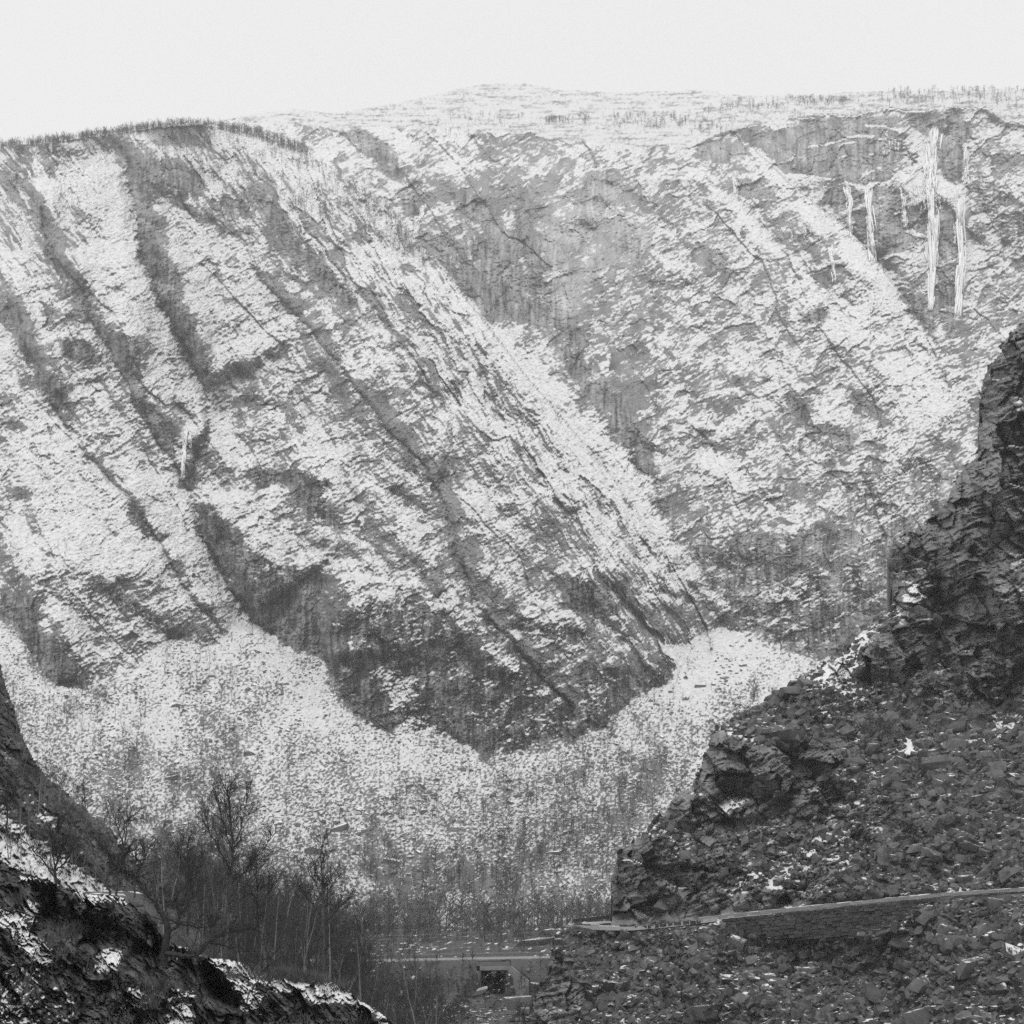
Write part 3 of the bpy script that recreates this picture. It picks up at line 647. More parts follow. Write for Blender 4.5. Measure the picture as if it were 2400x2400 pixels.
skirted('roadside_bank', hP, low, M['hill'], hat, 16, 8, 'dark scree bank falling away below the old road')
def hill_y(px, py):
    i = np.clip(np.round((px-hx[0])/GR).astype(int), 0, len(hx)-1); j = np.clip(np.round((py-hy[0])/GR).astype(int), 0, len(hy)-1)
    return hY[j, i], (j, i)

# ================================================================== left hillside and the foreground knoll
def patch(px0, px1, py0, py1, step):
    a_, b_ = np.meshgrid(np.arange(px0, px1, step, dtype=np.float32), np.arange(py0, py1, step, dtype=np.float32)); return a_, b_
LX, LY = patch(-150, 640, 1380, 2330, 3.0)
LS_TOP = [(-200,1400),(-60,1490),(0,1545),(10,1590),(35,1660),(52,1720),(70,1760),(90,1800),(120,1830),(170,1870),(215,1905),(270,1950),(330,2000),(400,2050),(470,2100),(560,2160),(640,2220)]
lwx = 12*fbm(LX/60, LY/60, 4, seed=301); lwy = 12*fbm(LX/60, LY/60, 4, seed=303)
lmask = LY+.6*lwy+4*fbm(LX/10, LY/10, 2, seed=304) > line_y(LX, LS_TOP)
lcl = blur(inpoly(LX+lwx, LY+lwy, [(-150,1420),(0,1540),(40,1680),(95,1790),(110,1830),(40,1790),(-20,1740),(-150,1700)]).astype(np.float32), 3)
lt = .62+1.1*lcl; lv = (HY-LY)/F
lnl = np.zeros_like(LX); a = np.log(np.interp(LX[0], [-150, 640], [78., 120.])).astype(np.float32)
for r in range(LX.shape[0]-1, -1, -1):
    lnl[r] = a; a = a+(3.0/F)/np.maximum(blur1(lt[r:r+1], 8, 1)[0]-lv[r], .25)
lYY = np.exp(lnl)
dl, sl, ql = linedist(LX, LY, LS_TOP, 120.)
lYY += 5*np.exp(-dl/25.)
lb, le = blocks((LX*.8+LY*.6+lwx)/40, (LY*.8-LX*.6+lwy)/22, 305, 1.2)
lrel = .9*blocks((LX*.8+LY*.6+lwx)/70, (LY*.8-LX*.6+lwy)/40, 318, 1.3)[0]+.6*blocks((LX+lwx)/15, (LY+lwy)/11, 316, 1.3)[0]+1.8*fbm(LX/130, LY/130, 3, seed=307)+1.6*lb*lcl+.5*lb*(1-lcl)+.8*fbm((LX*.6+LY*.8)/70, (LY*.6-LX*.8)/14, 3, .55, 309, True)+.3*fbm(LX/8, LY/6, 2, seed=311)
lYY += lrel*lYY/120
lP = at(LX, LY, lYY); ln_ = grid_normals(lP)
lcov = np.clip(.05+.12*fbm(LX/30, LY/22, 3, seed=312), .01, 1).astype(np.float32)
for poly, val in [([(-150,1890),(0,1905),(60,1955),(165,2025),(260,2085),(310,2120),(200,2110),(90,2060),(0,2020),(-150,1990)], .8), ([(452,2158),(505,2182),(492,2215),(450,2200)], .75), ([(262,1930),(300,1945),(345,2010),(330,2020),(280,1975)], .6), ([(60,1860),(110,1900),(150,1940),(120,1940),(60,1890)], .3)]:
    m_ = blur(inpoly(LX+lwx*1.3, LY+lwy*1.3, poly).astype(np.float32), 3); lcov = lcov*(1-m_)+val*m_
lsnow = snow_from(ln_[..., 2]+.25*fbm(LX/9, LY/6, 2, seed=313), lcov, 24, 2.6)
ltone = .7*fbm((LX*.6+LY*.8)/110, (LY*.6-LX*.8)/26, 3, seed=315)+.3*fbm(LX/12, LY/12, 2, seed=317)
skirted('left_hillside', lP, lmask, M['slope'], dict(snow=lsnow, tone=ltone), 20, 10, 'dark heathery hillside descending from the left edge into the valley')
def left_y(px, py):
    i = np.clip(np.round((px+150)/3.0).astype(int), 0, LX.shape[1]-1); j = np.clip(np.round((py-1380)/3.0).astype(int), 0, LX.shape[0]-1)
    return lYY[j, i]

KX, KY = patch(-130, 1000, 1985, 2450, 1.9)
K_TOP = [(-200,1985),(0,2015),(60,2050),(120,2072),(165,2082),(215,2092),(290,2106),(325,2125),(350,2140),(375,2175),(400,2205),(470,2238),(540,2252),(600,2268),(620,2275),(700,2292),(760,2300),(800,2313),(850,2345),(900,2380),(932,2402),(1000,2460)]
kwx = 16*fbm(KX/60, KY/60, 4, seed=401); kwy = 16*fbm(KX/60, KY/60, 4, seed=403)
kmask = KY+.5*kwy+3*fbm(KX/9, KY/9, 2, seed=404) > line_y(KX+.3*kwx, K_TOP)
kc = line_y(KX, K_TOP); Yc = np.interp(KX, [-130, 400, 950], [46., 46., 52.])
kYY = Yc*np.exp(-(KY-kc)/F/.62)
ku, kv = KX*.62+KY*.78, KY*.62-KX*.78
kb, ke = blocks((ku+kwx)/120, (kv+kwy)/52, 405, 1.4); kb2, ke2 = blocks((ku+kwx)/44, (kv+kwy)/22, 407, 1.3)
kr = fbm(ku/70+.03*kwx, kv/11+.06*kwy, 4, .55, 409, True)
DARK = [([(455,2250),(490,2262),(560,2345),(575,2362),(530,2362),(470,2320)], 1.), ([(70,2070),(125,2078),(160,2150),(280,2160),(310,2230),(200,2220),(110,2170)], .55), ([(330,2150),(375,2190),(385,2300),(330,2300),(300,2220)], .6)]
kd = np.zeros_like(KX)
for poly, val in DARK: kd = np.maximum(kd, val*blur(inpoly(KX+.6*kwx, KY+.6*kwy, poly).astype(np.float32), 5))
krel = .35*blocks((ku+kwx)/16, (kv+kwy)/10, 423, 1.3)[0]+1.1*kb+.55*kb2+.35*kr+.8*fbm(KX/150, KY/110, 3, seed=411)+.10*fbm(KX/7, KY/6, 3, .65, 413)+2.6*kd
kYY += krel*sstep(-22, 8, KY-kc)
kP = at(KX, KY, kYY); kn = grid_normals(kP)
kcov = np.full(KX.shape, .05, np.float32)+.05*fbm(KX/40, KY/40, 2, seed=414)
for poly, val in [([(0,2131),(25,2144),(104,2210),(128,2247),(83,2255),(62,2227),(0,2164),(-130,2120),(-130,2080)],.75),([(54,2106),(99,2123),(87,2160),(58,2144)],.8),([(224,2231),(286,2231),(273,2272),(232,2276)],.7),
  ([(306,2318),(356,2313),(323,2380),(306,2367)],.85),([(178,2086),(290,2106),(300,2118),(182,2102)],.9),([(464,2165),(501,2185),(489,2198)],.7),([(468,2236),(522,2235),(621,2270),(800,2295),(800,2348),(704,2330),(600,2297),(538,2309),(509,2260)],.72),
  ([(530,2305),(600,2322),(621,2371),(559,2355)],.6),([(790,2300),(850,2335),(905,2385),(930,2410),(860,2372),(800,2345)],.88),([(400,2320),(450,2330),(440,2410),(400,2400)],.5),([(265,2370),(290,2360),(300,2390)],.6),
  ([(-130,2280),(80,2270),(100,2420),(-130,2440)],.16),([(54,2048),(115,2058),(112,2080),(60,2070)],.8),([(400,2215),(440,2225),(440,2245),(410,2240)],.5)]:
    m_ = blur(inpoly(KX+kwx, KY+kwy, poly).astype(np.float32), 4); kcov = kcov*(1-m_)+val*m_
ksnow = snow_from(kn[..., 2]+.30*fbm(KX/14, KY/10, 3, seed=415), kcov, 26, 2.8)*(1-kd)
spots_ = sstep(.3, .5, perlin(KX/11, KY/11, 421))*inpoly(KX+kwx, KY+kwy, [(-130,2260),(110,2260),(190,2380),(190,2450),(-130,2450)])
ksnow = np.maximum(ksnow, .75*spots_)
ktone = .5*fbm(ku/60, kv/14, 3, seed=417)+.5*fbm(KX/26, KY/26, 3, seed=419)-.5*sstep(.08, 0, ke)-.3*sstep(.08, 0, ke2)
skirted('foreground_knoll', kP, kmask, M['knoll'], dict(snow=ksnow, tone=ktone), 14, 9, 'dark lichened rock knoll with snow patches in the lower left')
def knoll_y(px, py):
    i = np.clip(np.round((px+130)/1.9).astype(int), 0, KX.shape[1]-1); j = np.clip(np.round((py-1985)/1.9).astype(int), 0, KX.shape[0]-1)
    return kYY[j, i]

# ================================================================== valley floor, highway embankment
HWA, HWB = np.array([-150., 249.]), np.array([110., 285.])       # centre line of the highway in plan
hw_d = (HWB-HWA)/np.linalg.norm(HWB-HWA); hw_n = np.array([-hw_d[1], hw_d[0]])
def hw_z(s): return -15.2+.028*(s-80)*0+(s-130)*.012
def floor_z(x, y, detail=True):
    x = np.asarray(x, float); y = np.asarray(y, float)
    base = np.full(np.broadcast(x, y).shape, -20.)+1.2*fbm(x/25, y/25, 3, seed=501)
    base = base+3.6*sstep(273, 288, y)+2.2*sstep(320, 410, y)+1.5*sstep(100, 60, y)-2.4*sstep(262, 246, y)*sstep(120, 190, y)
    bank = -16-.62*(x+.24*np.maximum(y-90, 0)+.0*y)
    bank = np.minimum(bank, -1+.2*fbm(x/15, y/15, 2, seed=503))-.0
    z = np.logaddexp(base/1.5, bank/1.5)*1.5
    r = (x-HWA[0])*hw_d[0]+(y-HWA[1])*hw_d[1]; q = (x-HWA[0])*hw_n[0]+(y-HWA[1])*hw_n[1]
    emb = hw_z(r)-.05-np.maximum(np.abs(q)-5.2, 0)*.62
    z = np.where(np.abs(q) < 5.2, hw_z(r)-.05, np.maximum(z, emb))
    if detail: z = z+np.where(np.abs(q) < 5.2, 0, .25*fbm(x/3, y/3, 3, seed=505))
    return z
fy_ = np.concatenate([np.arange(20, 150, 2.2), np.arange(150, 225, 1.2), np.arange(225, 290, .8), np.arange(290, 470, 2.4)]); fx_ = np.concatenate([np.arange(-260, -70, 6.), np.arange(-70, -38, 1.6), np.arange(-38, 22, .9), np.arange(22, 60, 3), np.arange(60, 240, 6.)])
FX, FY = np.meshgrid(fx_, fy_[::-1]); FZ = floor_z(FX, FY)
# leave the underpass open through the embankment
UX, UY = (1158-CX)/F*261, 261.
rr = (FX-UX)*hw_d[0]+(FY-UY)*hw_d[1]; qq = (FX-UX)*hw_n[0]+(FY-UY)*hw_n[1]
FZ = np.where((np.abs(rr) < 2.7) & (qq > -.5) & (qq < 13.5), -21.4, FZ)
FZ = np.where((rr < 3.4-qq*.97) & (rr > -3.2+qq*.6) & (qq <= -.5) & (qq > -16), np.minimum(FZ, -21.6+.3*fbm(FX/2, FY/2, 2, seed=513)), FZ)
fP = np.stack([FX, FY, FZ], -1); fn_ = grid_normals(fP)
fcov = .10+.12*fbm(FX/9, FY/9, 3, seed=507)+.4*np.exp(-((FX+21)/7)**2-((FY-247)/9)**2)
fsnow = snow_from(fn_[..., 2]+.3*fbm(FX/1.6, FY/1.6, 2, seed=509), fcov, 12, 2.2)
ftone = .6*fbm(FX/8, FY/8, 3, seed=511)
grid_o = grid_obj('valley_floor', fP, np.ones((FX.shape[0]-1, FX.shape[1]-1), bool), M['floor'], dict(snow=fsnow, tone=ftone)); tag(grid_o, 'dark grassy valley floor with thin snow', kind='structure')
def ribbon(name, pts, w0, w1, mat, label, dz=.02, thick=.25):
    """a road slab along 3-D centre points, with a real thickness"""
    p = np.array(pts, float); d = np.gradient(p[:, :2], axis=0); d /= np.linalg.norm(d, axis=1, keepdims=True); n = np.stack([-d[:, 1], d[:, 0]], 1)
    Lf = p.copy(); Lf[:, :2] += n*w1; Rt = p.copy(); Rt[:, :2] -= n*w0
    Lf[:, 2] += dz; Rt[:, 2] += dz; k = len(p)
    Vv = np.concatenate([Rt, Lf, Rt-[0, 0, thick], Lf-[0, 0, thick]]); i = np.arange(k-1)
    f = [np.stack([i, i+1, k+i+1, k+i], 1), np.stack([2*k+i+1, 2*k+i, 3*k+i, 3*k+i+1], 1), np.stack([i+1, i, 2*k+i, 2*k+i+1], 1), np.stack([k+i, k+i+1, 3*k+i+1, 3*k+i], 1)]
    return tag(mesh_obj(name, Vv, np.concatenate(f), mat), label, kind='structure')
hs = np.linspace(0, 262, 90); hw_pts = [(*(HWA+hw_d*s), hw_z(s)) for s in hs]
ribbon('highway', hw_pts, 3.7, 3.7, M['asphalt'], 'pale wet highway crossing the valley floor', .03)
rp = np.linspace(2600, 1440, 60)
old = [pt(p, road_py(p), road_Y(p)+2.2) for p in rp]
old = [(x, y, -(road_py(p)-HY)/F*road_Y(p)-.02) for (x, y, z), p in zip(old, rp)]
ox, oy, oz = old[-1]
old += [(ox-1.9, oy+5.5, oz-.15), (ox-3.2, oy+11, oz-.25), (ox-3.2, oy+17, oz-.3), (ox-1.6, oy+23, oz-.3), (ox+2, oy+29, oz-.3), (ox+8, oy+34, oz-.3)]
ribbon('old_road', old, 2.1, 2.3, M['gravel'], 'narrow pale gravel road rounding the foot of the cliff', .0, .5)

# ================================================================== trees
def tube(pts, rad, k=4):
    p = np.asarray(pts, float); r = np.asarray(rad, float); n = len(p)
    t = np.gradient(p, axis=0); t /= np.linalg.norm(t, axis=1, keepdims=True)+1e-9
    ref = np.array([0, 0, 1.]) if abs(t[:, 2]).mean() < .8 else np.array([1., 0, 0])
    u = np.cross(t, ref); u /= np.linalg.norm(u, axis=1, keepdims=True)+1e-9; w = np.cross(t, u)
    a = np.arange(k)*2*np.pi/k
    V = (p[:, None]+r[:, None, None]*(np.cos(a)[None, :, None]*u[:, None]+np.sin(a)[None, :, None]*w[:, None])).reshape(-1, 3)
    i = np.arange(n-1)[:, None]*k; j = np.arange(k)[None]; j2 = (j+1) % k
    f = np.stack([i+j, i+j2, i+k+j2, i+k+j], -1).reshape(-1, 4)
    return V, f
class Mb:
    def __init__(s): s.v, s.f, s.n = [], {}, 0
    def add(s, V, f):
        V = np.asarray(V, float); f = np.asarray(f, int); s.v.append(V); s.f.setdefault(f.shape[1], []).append(f+s.n); s.n += len(V)
    def tube(s, p, r, k=4): s.add(*tube(p, r, k))
    def box(s, c, ax, half):
        c = np.array(c, float); A = np.array(ax, float)*np.array(half, float)[:, None]
        V = [c+sx*A[0]+sy*A[1]+sz*A[2] for sz in (-1, 1) for sy in (-1, 1) for sx in (-1, 1)]
        s.add(V, [(0, 2, 3, 1), (4, 5, 7, 6), (0, 1, 5, 4), (2, 6, 7, 3), (0, 4, 6, 2), (1, 3, 7, 5)])
    def obj(s, name, mat, parent=None, smooth=False):
        return mesh_obj(name, np.concatenate(s.v), [np.concatenate(f) for f in s.f.values()], mat, parent, smooth=smooth)
def unit(v): return v/(np.linalg.norm(v)+1e-9)
def wander(p0, d, length, n, curl, up, rg):
    """a limb: n points from p0 along d, bending at random and towards the light"""
    pts = [np.array(p0, float)]; d = unit(np.array(d, float)); st = length/(n-1)
    for _ in range(n-1):
        d = unit(d+rg.normal(0, curl, 3)+np.array([0, 0, up])); pts.append(pts[-1]+d*st)
    return np.array(pts)
def along(pts, t):
    x = t*(len(pts)-1); i = min(int(x), len(pts)-2); f = x-i
    return pts[i]*(1-f)+pts[i+1]*f, unit(pts[i+1]-pts[i])
def side_dir(d, ang, rg):
    a = rg.normal(0, 1, 3); a = unit(a-d*a.dot(d)); return d*math.cos(ang)+a*math.sin(ang)
def twigs(mb, limb, rg, n, L, r, depth=1, t0=.25):
    for _ in range(n):
        t = rg.uniform(t0, 1); p, d = along(limb, t)
        w = wander(p, side_dir(d, rg.uniform(.4, .95), rg), L*rg.uniform(.5, 1.2)*(1.15-.5*t), 4, .16, .08, rg)
        mb.tube(w, np.linspace(r, r*.45, 4), 3)
        if depth > 0: twigs(mb, w, rg, 4, L*.55, r*.65, depth-1, .2)
def birch(name, h, seed, label, group, stems=1, nb=26, twr=.0065, lean=.03, loc=(0, 0, 0)):
    rg = np.random.default_rng(seed); root = empty(name, loc, label, 'tree' if name != 'shrub' else 'shrub', group)
    tr, cr = Mb(), Mb()
    for s_ in range(stems):
        d = (rg.normal(0, lean+.22*(stems > 1)), rg.normal(0, lean+.22*(stems > 1)), 1); hh = h*(1 if s_ == 0 else rg.uniform(.6, .95))
        t = wander((0, 0, -.4), d, hh+.4, 12, .05+.04*(stems > 1), .05, rg); r0 = (.009*hh+.018)/(1+.25*(stems > 1))
        rad = np.linspace(1, .1, 12)**.9*r0; tr.tube(t, rad, 5)
        for b in range(nb):
            u = rg.uniform(.22, .97)**.9; p, dd = along(t, u)
            L = (.15+.75*(1-u)**.8)*hh*.42*rg.uniform(.7, 1.2)+.25
            az = b*2.4+rg.uniform(-.5, .5); el = rg.uniform(.5, 1.0)
            w = wander(p, (math.cos(az)*math.cos(el), math.sin(az)*math.cos(el), math.sin(el)), L, 6, .11, .06, rg)
            rb = max(.38*r0*(1-u)+.008, .009); cr.tube(w, np.linspace(rb, .005, 6), 3)
            twigs(cr, w, rg, int(3+4*L), .16*hh*.6, twr, 1)
    tr.obj('trunk', M['bark'], root, True); cr.obj('crown', M['twig'], root); return root
def place(o, x, y, z, s, rz):
    o.location = (x, y, z); o.scale = (s*random.uniform(.9, 1.1), s*random.uniform(.9, 1.1), s); o.rotation_euler = (random.gauss(0, .03), random.gauss(0, .03), rz)
def spread(protos, spots, label=None, group=None):
    used = [0]*len(protos)
    for x, y, z, s in spots:
        k = random.randrange(len(protos)); o = protos[k] if not used[k] else copy_tree(protos[k]); used[k] = 1
        place(o, x, y, z, s, random.uniform(0, 6.28))
        if label: tag(o, label, None, group)
    for k, u in enumerate(used):
        if not u:
            for c in list(protos[k].children): bpy.data.objects.remove(c)
            bpy.data.objects.remove(protos[k])
# --- the big bare trees of the foreground, drawn limb by limb (px, px, metres nearer or farther) on their own distance
def hero(name, Y, base, limbs, label, seed, nt=10, L=.55, group=None):
    rg = np.random.default_rng(seed); bx, by = base
    Yb = Y; root = empty(name, pt(bx, by, Yb), label, 'tree', group); org = np.array(pt(bx, by, Yb))
    tr, cr = Mb(), Mb()
    for li, (r0, r1, pts) in enumerate(limbs):
        q = np.array([pt(p[0], p[1], Y+(p[2] if len(p) > 2 else 0)) for p in pts])-org
        n = max(10, 5*len(q)); tt_ = np.linspace(0, len(q)-1, n)
        P_ = np.stack([np.interp(tt_, np.arange(len(q)), q[:, c]) for c in range(3)], 1)
        for _ in range(2): P_[1:-1] = (P_[:-2]+2*P_[1:-1]+P_[2:])/4
        P_[1:] += rg.normal(0, .018, (n-1, 3))
        (tr if li == 0 else cr).tube(P_, np.linspace(r0, r1, n), 6)
        ln = np.linalg.norm(np.diff(P_, axis=0), axis=1).sum()
        k = int(nt*ln/2.2)+3
        for _ in range(k):
            u = rg.uniform(.3 if li == 0 else .2, 1); p, d = along(P_, u)
            up_k = 0 if name == 'crooked_birch' else .35; sd_ = side_dir(d, rg.uniform(.4, .85), rg); sd_[2] = abs(sd_[2])*.8+.1+up_k
            w = wander(p, sd_, L*rg.uniform(.5, 1.5)*(1.2-.5*u)*1.3, 6, .2, .07, rg); cr.tube(w, np.linspace(max(r1*.8, .014), .008, 6), 4)
            twigs(cr, w, rg, 5, L*.7, .0065, 1)
    tr.obj('trunk', M['dark_bark' if name == 'crooked_birch' else 'near_bark'], root, True); cr.obj('crown', M['near_twig'], root); return root
hero('birch_tree', 55, (529, 2302), [(.085, .012, [(529,2302),(530,2230),(536,2140,.4),(540,2080),(543,2030),(547,1985),(540,1920,.5),(535,1870),(533,1850)]),
   (.04, .008, [(545,2110),(560,2060,.6),(600,2010,1),(640,1960,1)]), (.035, .008, [(543,2050),(520,2000,-.5),(490,1950,-.8),(480,1900)]), (.03, .008, [(546,1990),(565,1940,.5),(575,1890),(580,1870)]), (.03, .007, [(545,2000),(528,1940),(515,1900),(505,1870)])],
   'tallest bare birch with pale slender trunk above the snowy end of the knoll', 31, 12, .75)
hero('birch_tree', 62, (757, 2292), [(.07, .01, [(757,2292),(759,2200),(757,2120),(755,2060),(752,2000),(758,1975)]), (.03, .007, [(757,2110),(740,2070,.5),(722,2040)]), (.03, .007, [(757,2120),(780,2070),(800,2045,-.6)]), (.025, .006, [(756,2150),(725,2110,.8),(700,2080)]), (.025, .006, [(758,2170),(790,2130),(815,2110)])],
   'slim dark bare birch standing alone on the right edge of the thicket', 32, 11, .7)
hero('crooked_birch', 41, (384, 2262), [(.13, .02, [(384,2262),(388,2215),(392,2175),(386,2150),(372,2135),(365,2115),(345,2100),(340,2078)]),
   (.09, .015, [(388,2235),(410,2238,-.5),(435,2242,-.6),(468,2238,-.6),(488,2205,-.4),(515,2192),(548,2182,.3),(592,2176,.4),(615,2190,.5)]),
   (.06, .012, [(395,2185),(418,2170),(421,2140,.4),(413,2118,.5),(410,2100),(440,2070,.6),(450,2050)]), (.045, .01, [(375,2140),(405,2160),(430,2168),(470,2175,.5),(505,2172)]),
   (.05, .01, [(540,2183),(553,2150),(558,2110,.4),(590,2092,.5),(610,2080)]), (.035, .008, [(489,2210),(525,2215),(550,2226,-.4),(575,2245,-.5),(605,2262)]), (.03, .008, [(412,2118),(440,2112),(455,2128)])],
   'gnarled dark birch with twisted limbs growing out of the knoll', 33, 9, .5)
hero('birch_tree', 50, (131, 2128), [(.07, .012, [(131,2128),(132,2075),(128,2045),(136,2010),(150,1980),(165,1950)]), (.035, .008, [(131,2060),(110,2030,.5),(85,2000),(75,1990)]), (.035, .008, [(133,2040),(160,2010,-.4),(180,1970)]), (.03, .007, [(130,2040),(122,2000),(130,1960),(138,1930)])],
   'spreading bare birch at the left end of the knoll crest', 34, 11, .6)
hero('birch_tree', 53, (260, 2118), [(.06, .01, [(260,2118),(256,2085),(246,2065),(262,2040),(282,2018),(291,1985),(296,1940),(300,1905)]), (.03, .007, [(290,1985),(278,1950,.4),(270,1920)]), (.03, .007, [(270,2030),(250,2000,-.4),(230,1985)])],
   'leaning bare birch with a curved trunk on the knoll crest', 35, 11, .6)
hero('birch_tree', 56, (273, 2100), [(.05, .01, [(273,2100),(275,2060),(278,2030),(284,2000)]), (.02, .006, [(276,2050),(290,2020,.3),(300,2000)])], 'short upright birch trunk just right of the leaning birch', 36, 10, .5)
hero('birch_sapling', 36, (572, 2378), [(.028, .008, [(572,2378),(576,2355),(584,2328),(606,2290),(630,2258),(640,2242)]), (.014, .006, [(600,2298),(590,2270),(580,2258)]), (.012, .005, [(585,2325),(610,2312),(625,2305)])],
   'thin leaning sapling on the snowy rock nearest the camera', 37, 4, .3)
hero('birch_sapling', 37, (405, 2392), [(.022, .007, [(405,2392),(398,2360),(385,2330),(372,2312)]), (.014, .006, [(398,2360),(425,2335),(450,2310),(470,2295)]), (.014, .006, [(400,2370),(440,2350),(478,2352)])],
   'low bare sapling spreading across the dark cleft of the knoll', 38, 5, .32)
hero('birch_tree', 70, (14, 1950), [(.05, .01, [(14,1950),(18,1900),(10,1870),(20,1830)]), (.03, .007, [(17,1910),(28,1870),(32,1850)])], 'small bare birch on the snowy slope at the left edge', 39, 10, .6)
hero('birch_tree', 58, (315, 2140), [(.05, .01, [(315,2140),(316,2080),(318,2030),(315,1990)]), (.03, .007, [(316,2060),(335,2020),(345,2000)])], 'upright bare birch behind the rounded stone on the knoll', 40, 11, .7)
hero('birch_tree', 66, (440, 2190), [(.06, .01, [(440,2190),(442,2110),(446,2050),(440,1990),(442,1960)]), (.03, .007, [(443,2080),(465,2040),(475,2010)]), (.03, .007, [(444,2060),(425,2020),(418,1995)])], 'bare birch behind the gnarled tree in the thicket', 41, 12, .7)
hero('birch_tree', 60, (600, 2268), [(.06, .01, [(600,2268),(602,2180),(603,2100),(600,2030)]), (.03, .007, [(602,2150),(625,2100),(640,2070)]), (.03, .007, [(603,2120),(585,2080),(575,2050)])], 'dark trunked birch right of the tallest birch', 42, 12, .7)
# --- the thicket: each birch its own thing, from a handful of grown prototypes
protos = [birch('birch_tree', h, 100+i, 'slender bare birch in the dense thicket left of the highway', 'bare birches of the thicket', stems=1+(i % 3 == 2), nb=20) for i, h in enumerate([8.5, 7.2, 9.4, 6.4, 8.0, 7.6])]
spots = []
tries = 0
while len(spots) < 150 and tries < 9000:
    tries += 1
    Yt = random.uniform(64, 175); px = random.uniform(330, 1040)
    lim = np.interp(px, [330, 450, 600, 760, 860, 960, 1040], [1980, 1900, 1950, 2040, 2130, 2200, 2260])
    x = (px-CX)/F*Yt; z = float(floor_z(x, Yt, False)); s = random.uniform(.75, 1.15)
    top = HY-(z+8*s)/Yt*F
    if top < lim-10 or top > lim+190: continue
    if random.random() > np.interp(px, [330, 450, 800, 880, 1040], [.6, 1, 1, .7, .35]): continue
    spots.append((x, Yt, z, s))
spread(protos, spots)
protos = [birch('birch_tree', h, 130+i, 'grey bare birch in the wood behind the highway', 'bare birches behind the highway', nb=18, twr=.012) for i, h in enumerate([9.5, 8.2, 10.5])]
spots = []
for _ in range(62):
    Yt = random.uniform(282, 330); px = random.uniform(700, 1480); x = (px-CX)/F*Yt; spots.append((x, Yt, float(floor_z(x, Yt, False)), random.uniform(.7, 1.1)))
spread(protos, spots)
protos = [birch('birch_tree', h, 150+i, 'small bare birch on the dark hillside at the left', 'small birches on the left hillside', stems=1+i % 2, nb=14) for i, h in enumerate([4.2, 3.4, 5.0])]
spots = []
for _ in range(64):
    px = random.uniform(0, 560); py = random.uniform(float(line_y(px, LS_TOP))+30, float(line_y(px, [(0,2030),(165,2070),(330,2120),(470,2190),(560,2230)])))
    if py < 1840 and random.random() < .8: continue
    y = float(left_y(px, py)); x, _, z = pt(px, py, y); spots.append((x, y, z, random.uniform(.6, 1.15)))
spread(protos, spots)
protos = [birch('shrub', h, 170+i, 'bare grey shrub among the rocks of the right hillside', 'bare shrubs on the right hillside', stems=4, nb=9, twr=.012) for i, h in enumerate([2.6, 3.2, 2.0])]
spots = []
RSH = [(2020,1690,2090,1740,9),(1985,1860,2060,1960,7),(1925,1990,2010,2065,6),(1690,2200,1860,2260,16),(1700,1620,1820,1690,10),(1890,1640,1960,1690,4),(2050,1620,2200,1690,8),(1720,1960,1900,2050,8),(1600,2330,1700,2400,5),(1500,1960,1560,2000,3),(1960,1480,2100,1600,6),(1560,1700,1660,1850,0),(2150,1180,2300,1260,2),(2370,2330,2400,2395,3)]
for x0, y0, x1, y1, n in RSH:
    for _ in range(n):
        px, py = random.uniform(x0, x1), random.uniform(y0, y1); y = float(hill_y(px, py)[0]); x, _, z = pt(px, py, y); spots.append((x, y-.2, z-.1, random.uniform(.6, 1.1)))
spread(protos, spots)
# --- distant bare birches: too many to be things, one mass per stand
def far_trees(name, pos, hts, mat, label, seed, nblade=13, wid=.11):
    rg = np.random.default_rng(seed); N = len(pos); K = 12; pv, pf = [], []
    for k in range(K):
        mb = Mb(); mb.tube([(0, 0, -.06), (rg.normal(0, .03), rg.normal(0, .03), .5), (rg.normal(0, .06), rg.normal(0, .06), 1)], [.014, .009, .004], 3)
        for b in range(nblade):
            u = rg.uniform(.25, .9); az = rg.uniform(0, 6.28); el = rg.uniform(.35, 1.05); L = (.2+.35*(1-u))*rg.uniform(.7, 1.2)
            d = np.array([math.cos(az)*math.cos(el), math.sin(az)*math.cos(el), math.sin(el)]); p = np.array([0, 0, u]); w = np.cross(d, rg.normal(0, 1, 3)); w = unit(w)*wid*.09
            m_ = p+d*L*.5+rg.normal(0, .02, 3)
            mb.add([p-w, p+w, m_+w, m_-w], [(0, 1, 2, 3)]); mb.add([m_-w*.9, m_+w*.9, p+d*L+w*.3, p+d*L-w*.3], [(0, 1, 2, 3)])
        pv.append(np.concatenate(mb.v)); pf.append(np.concatenate(mb.f[4]))
    Vs, Fs = [], []; base = 0; kk = rg.integers(0, K, N)
    for k in range(K):
        idx = np.nonzero(kk == k)[0]
        if not len(idx): continue
        a = rg.uniform(0, 6.28, len(idx)); c, s = np.cos(a)[:, None], np.sin(a)[:, None]; v = pv[k][None]; h = hts[idx][:, None]; wd = h*rg.uniform(.8, 1.3, (len(idx), 1))
        X = (v[..., 0]*c-v[..., 1]*s)*wd+pos[idx, 0][:, None]; Yv = (v[..., 0]*s+v[..., 1]*c)*wd+pos[idx, 1][:, None]; Z = v[..., 2]*h+pos[idx, 2][:, None]
        n = pv[k].shape[0]; Vs.append(np.stack([X, Yv, Z], -1).reshape(-1, 3)); Fs.append((pf[k][None]+base+np.arange(len(idx))[:, None, None]*n).reshape(-1, 4)); base += n*len(idx)
    return tag(mesh_obj(name, np.concatenate(Vs), np.concatenate(Fs), mat), label, kind='stuff')
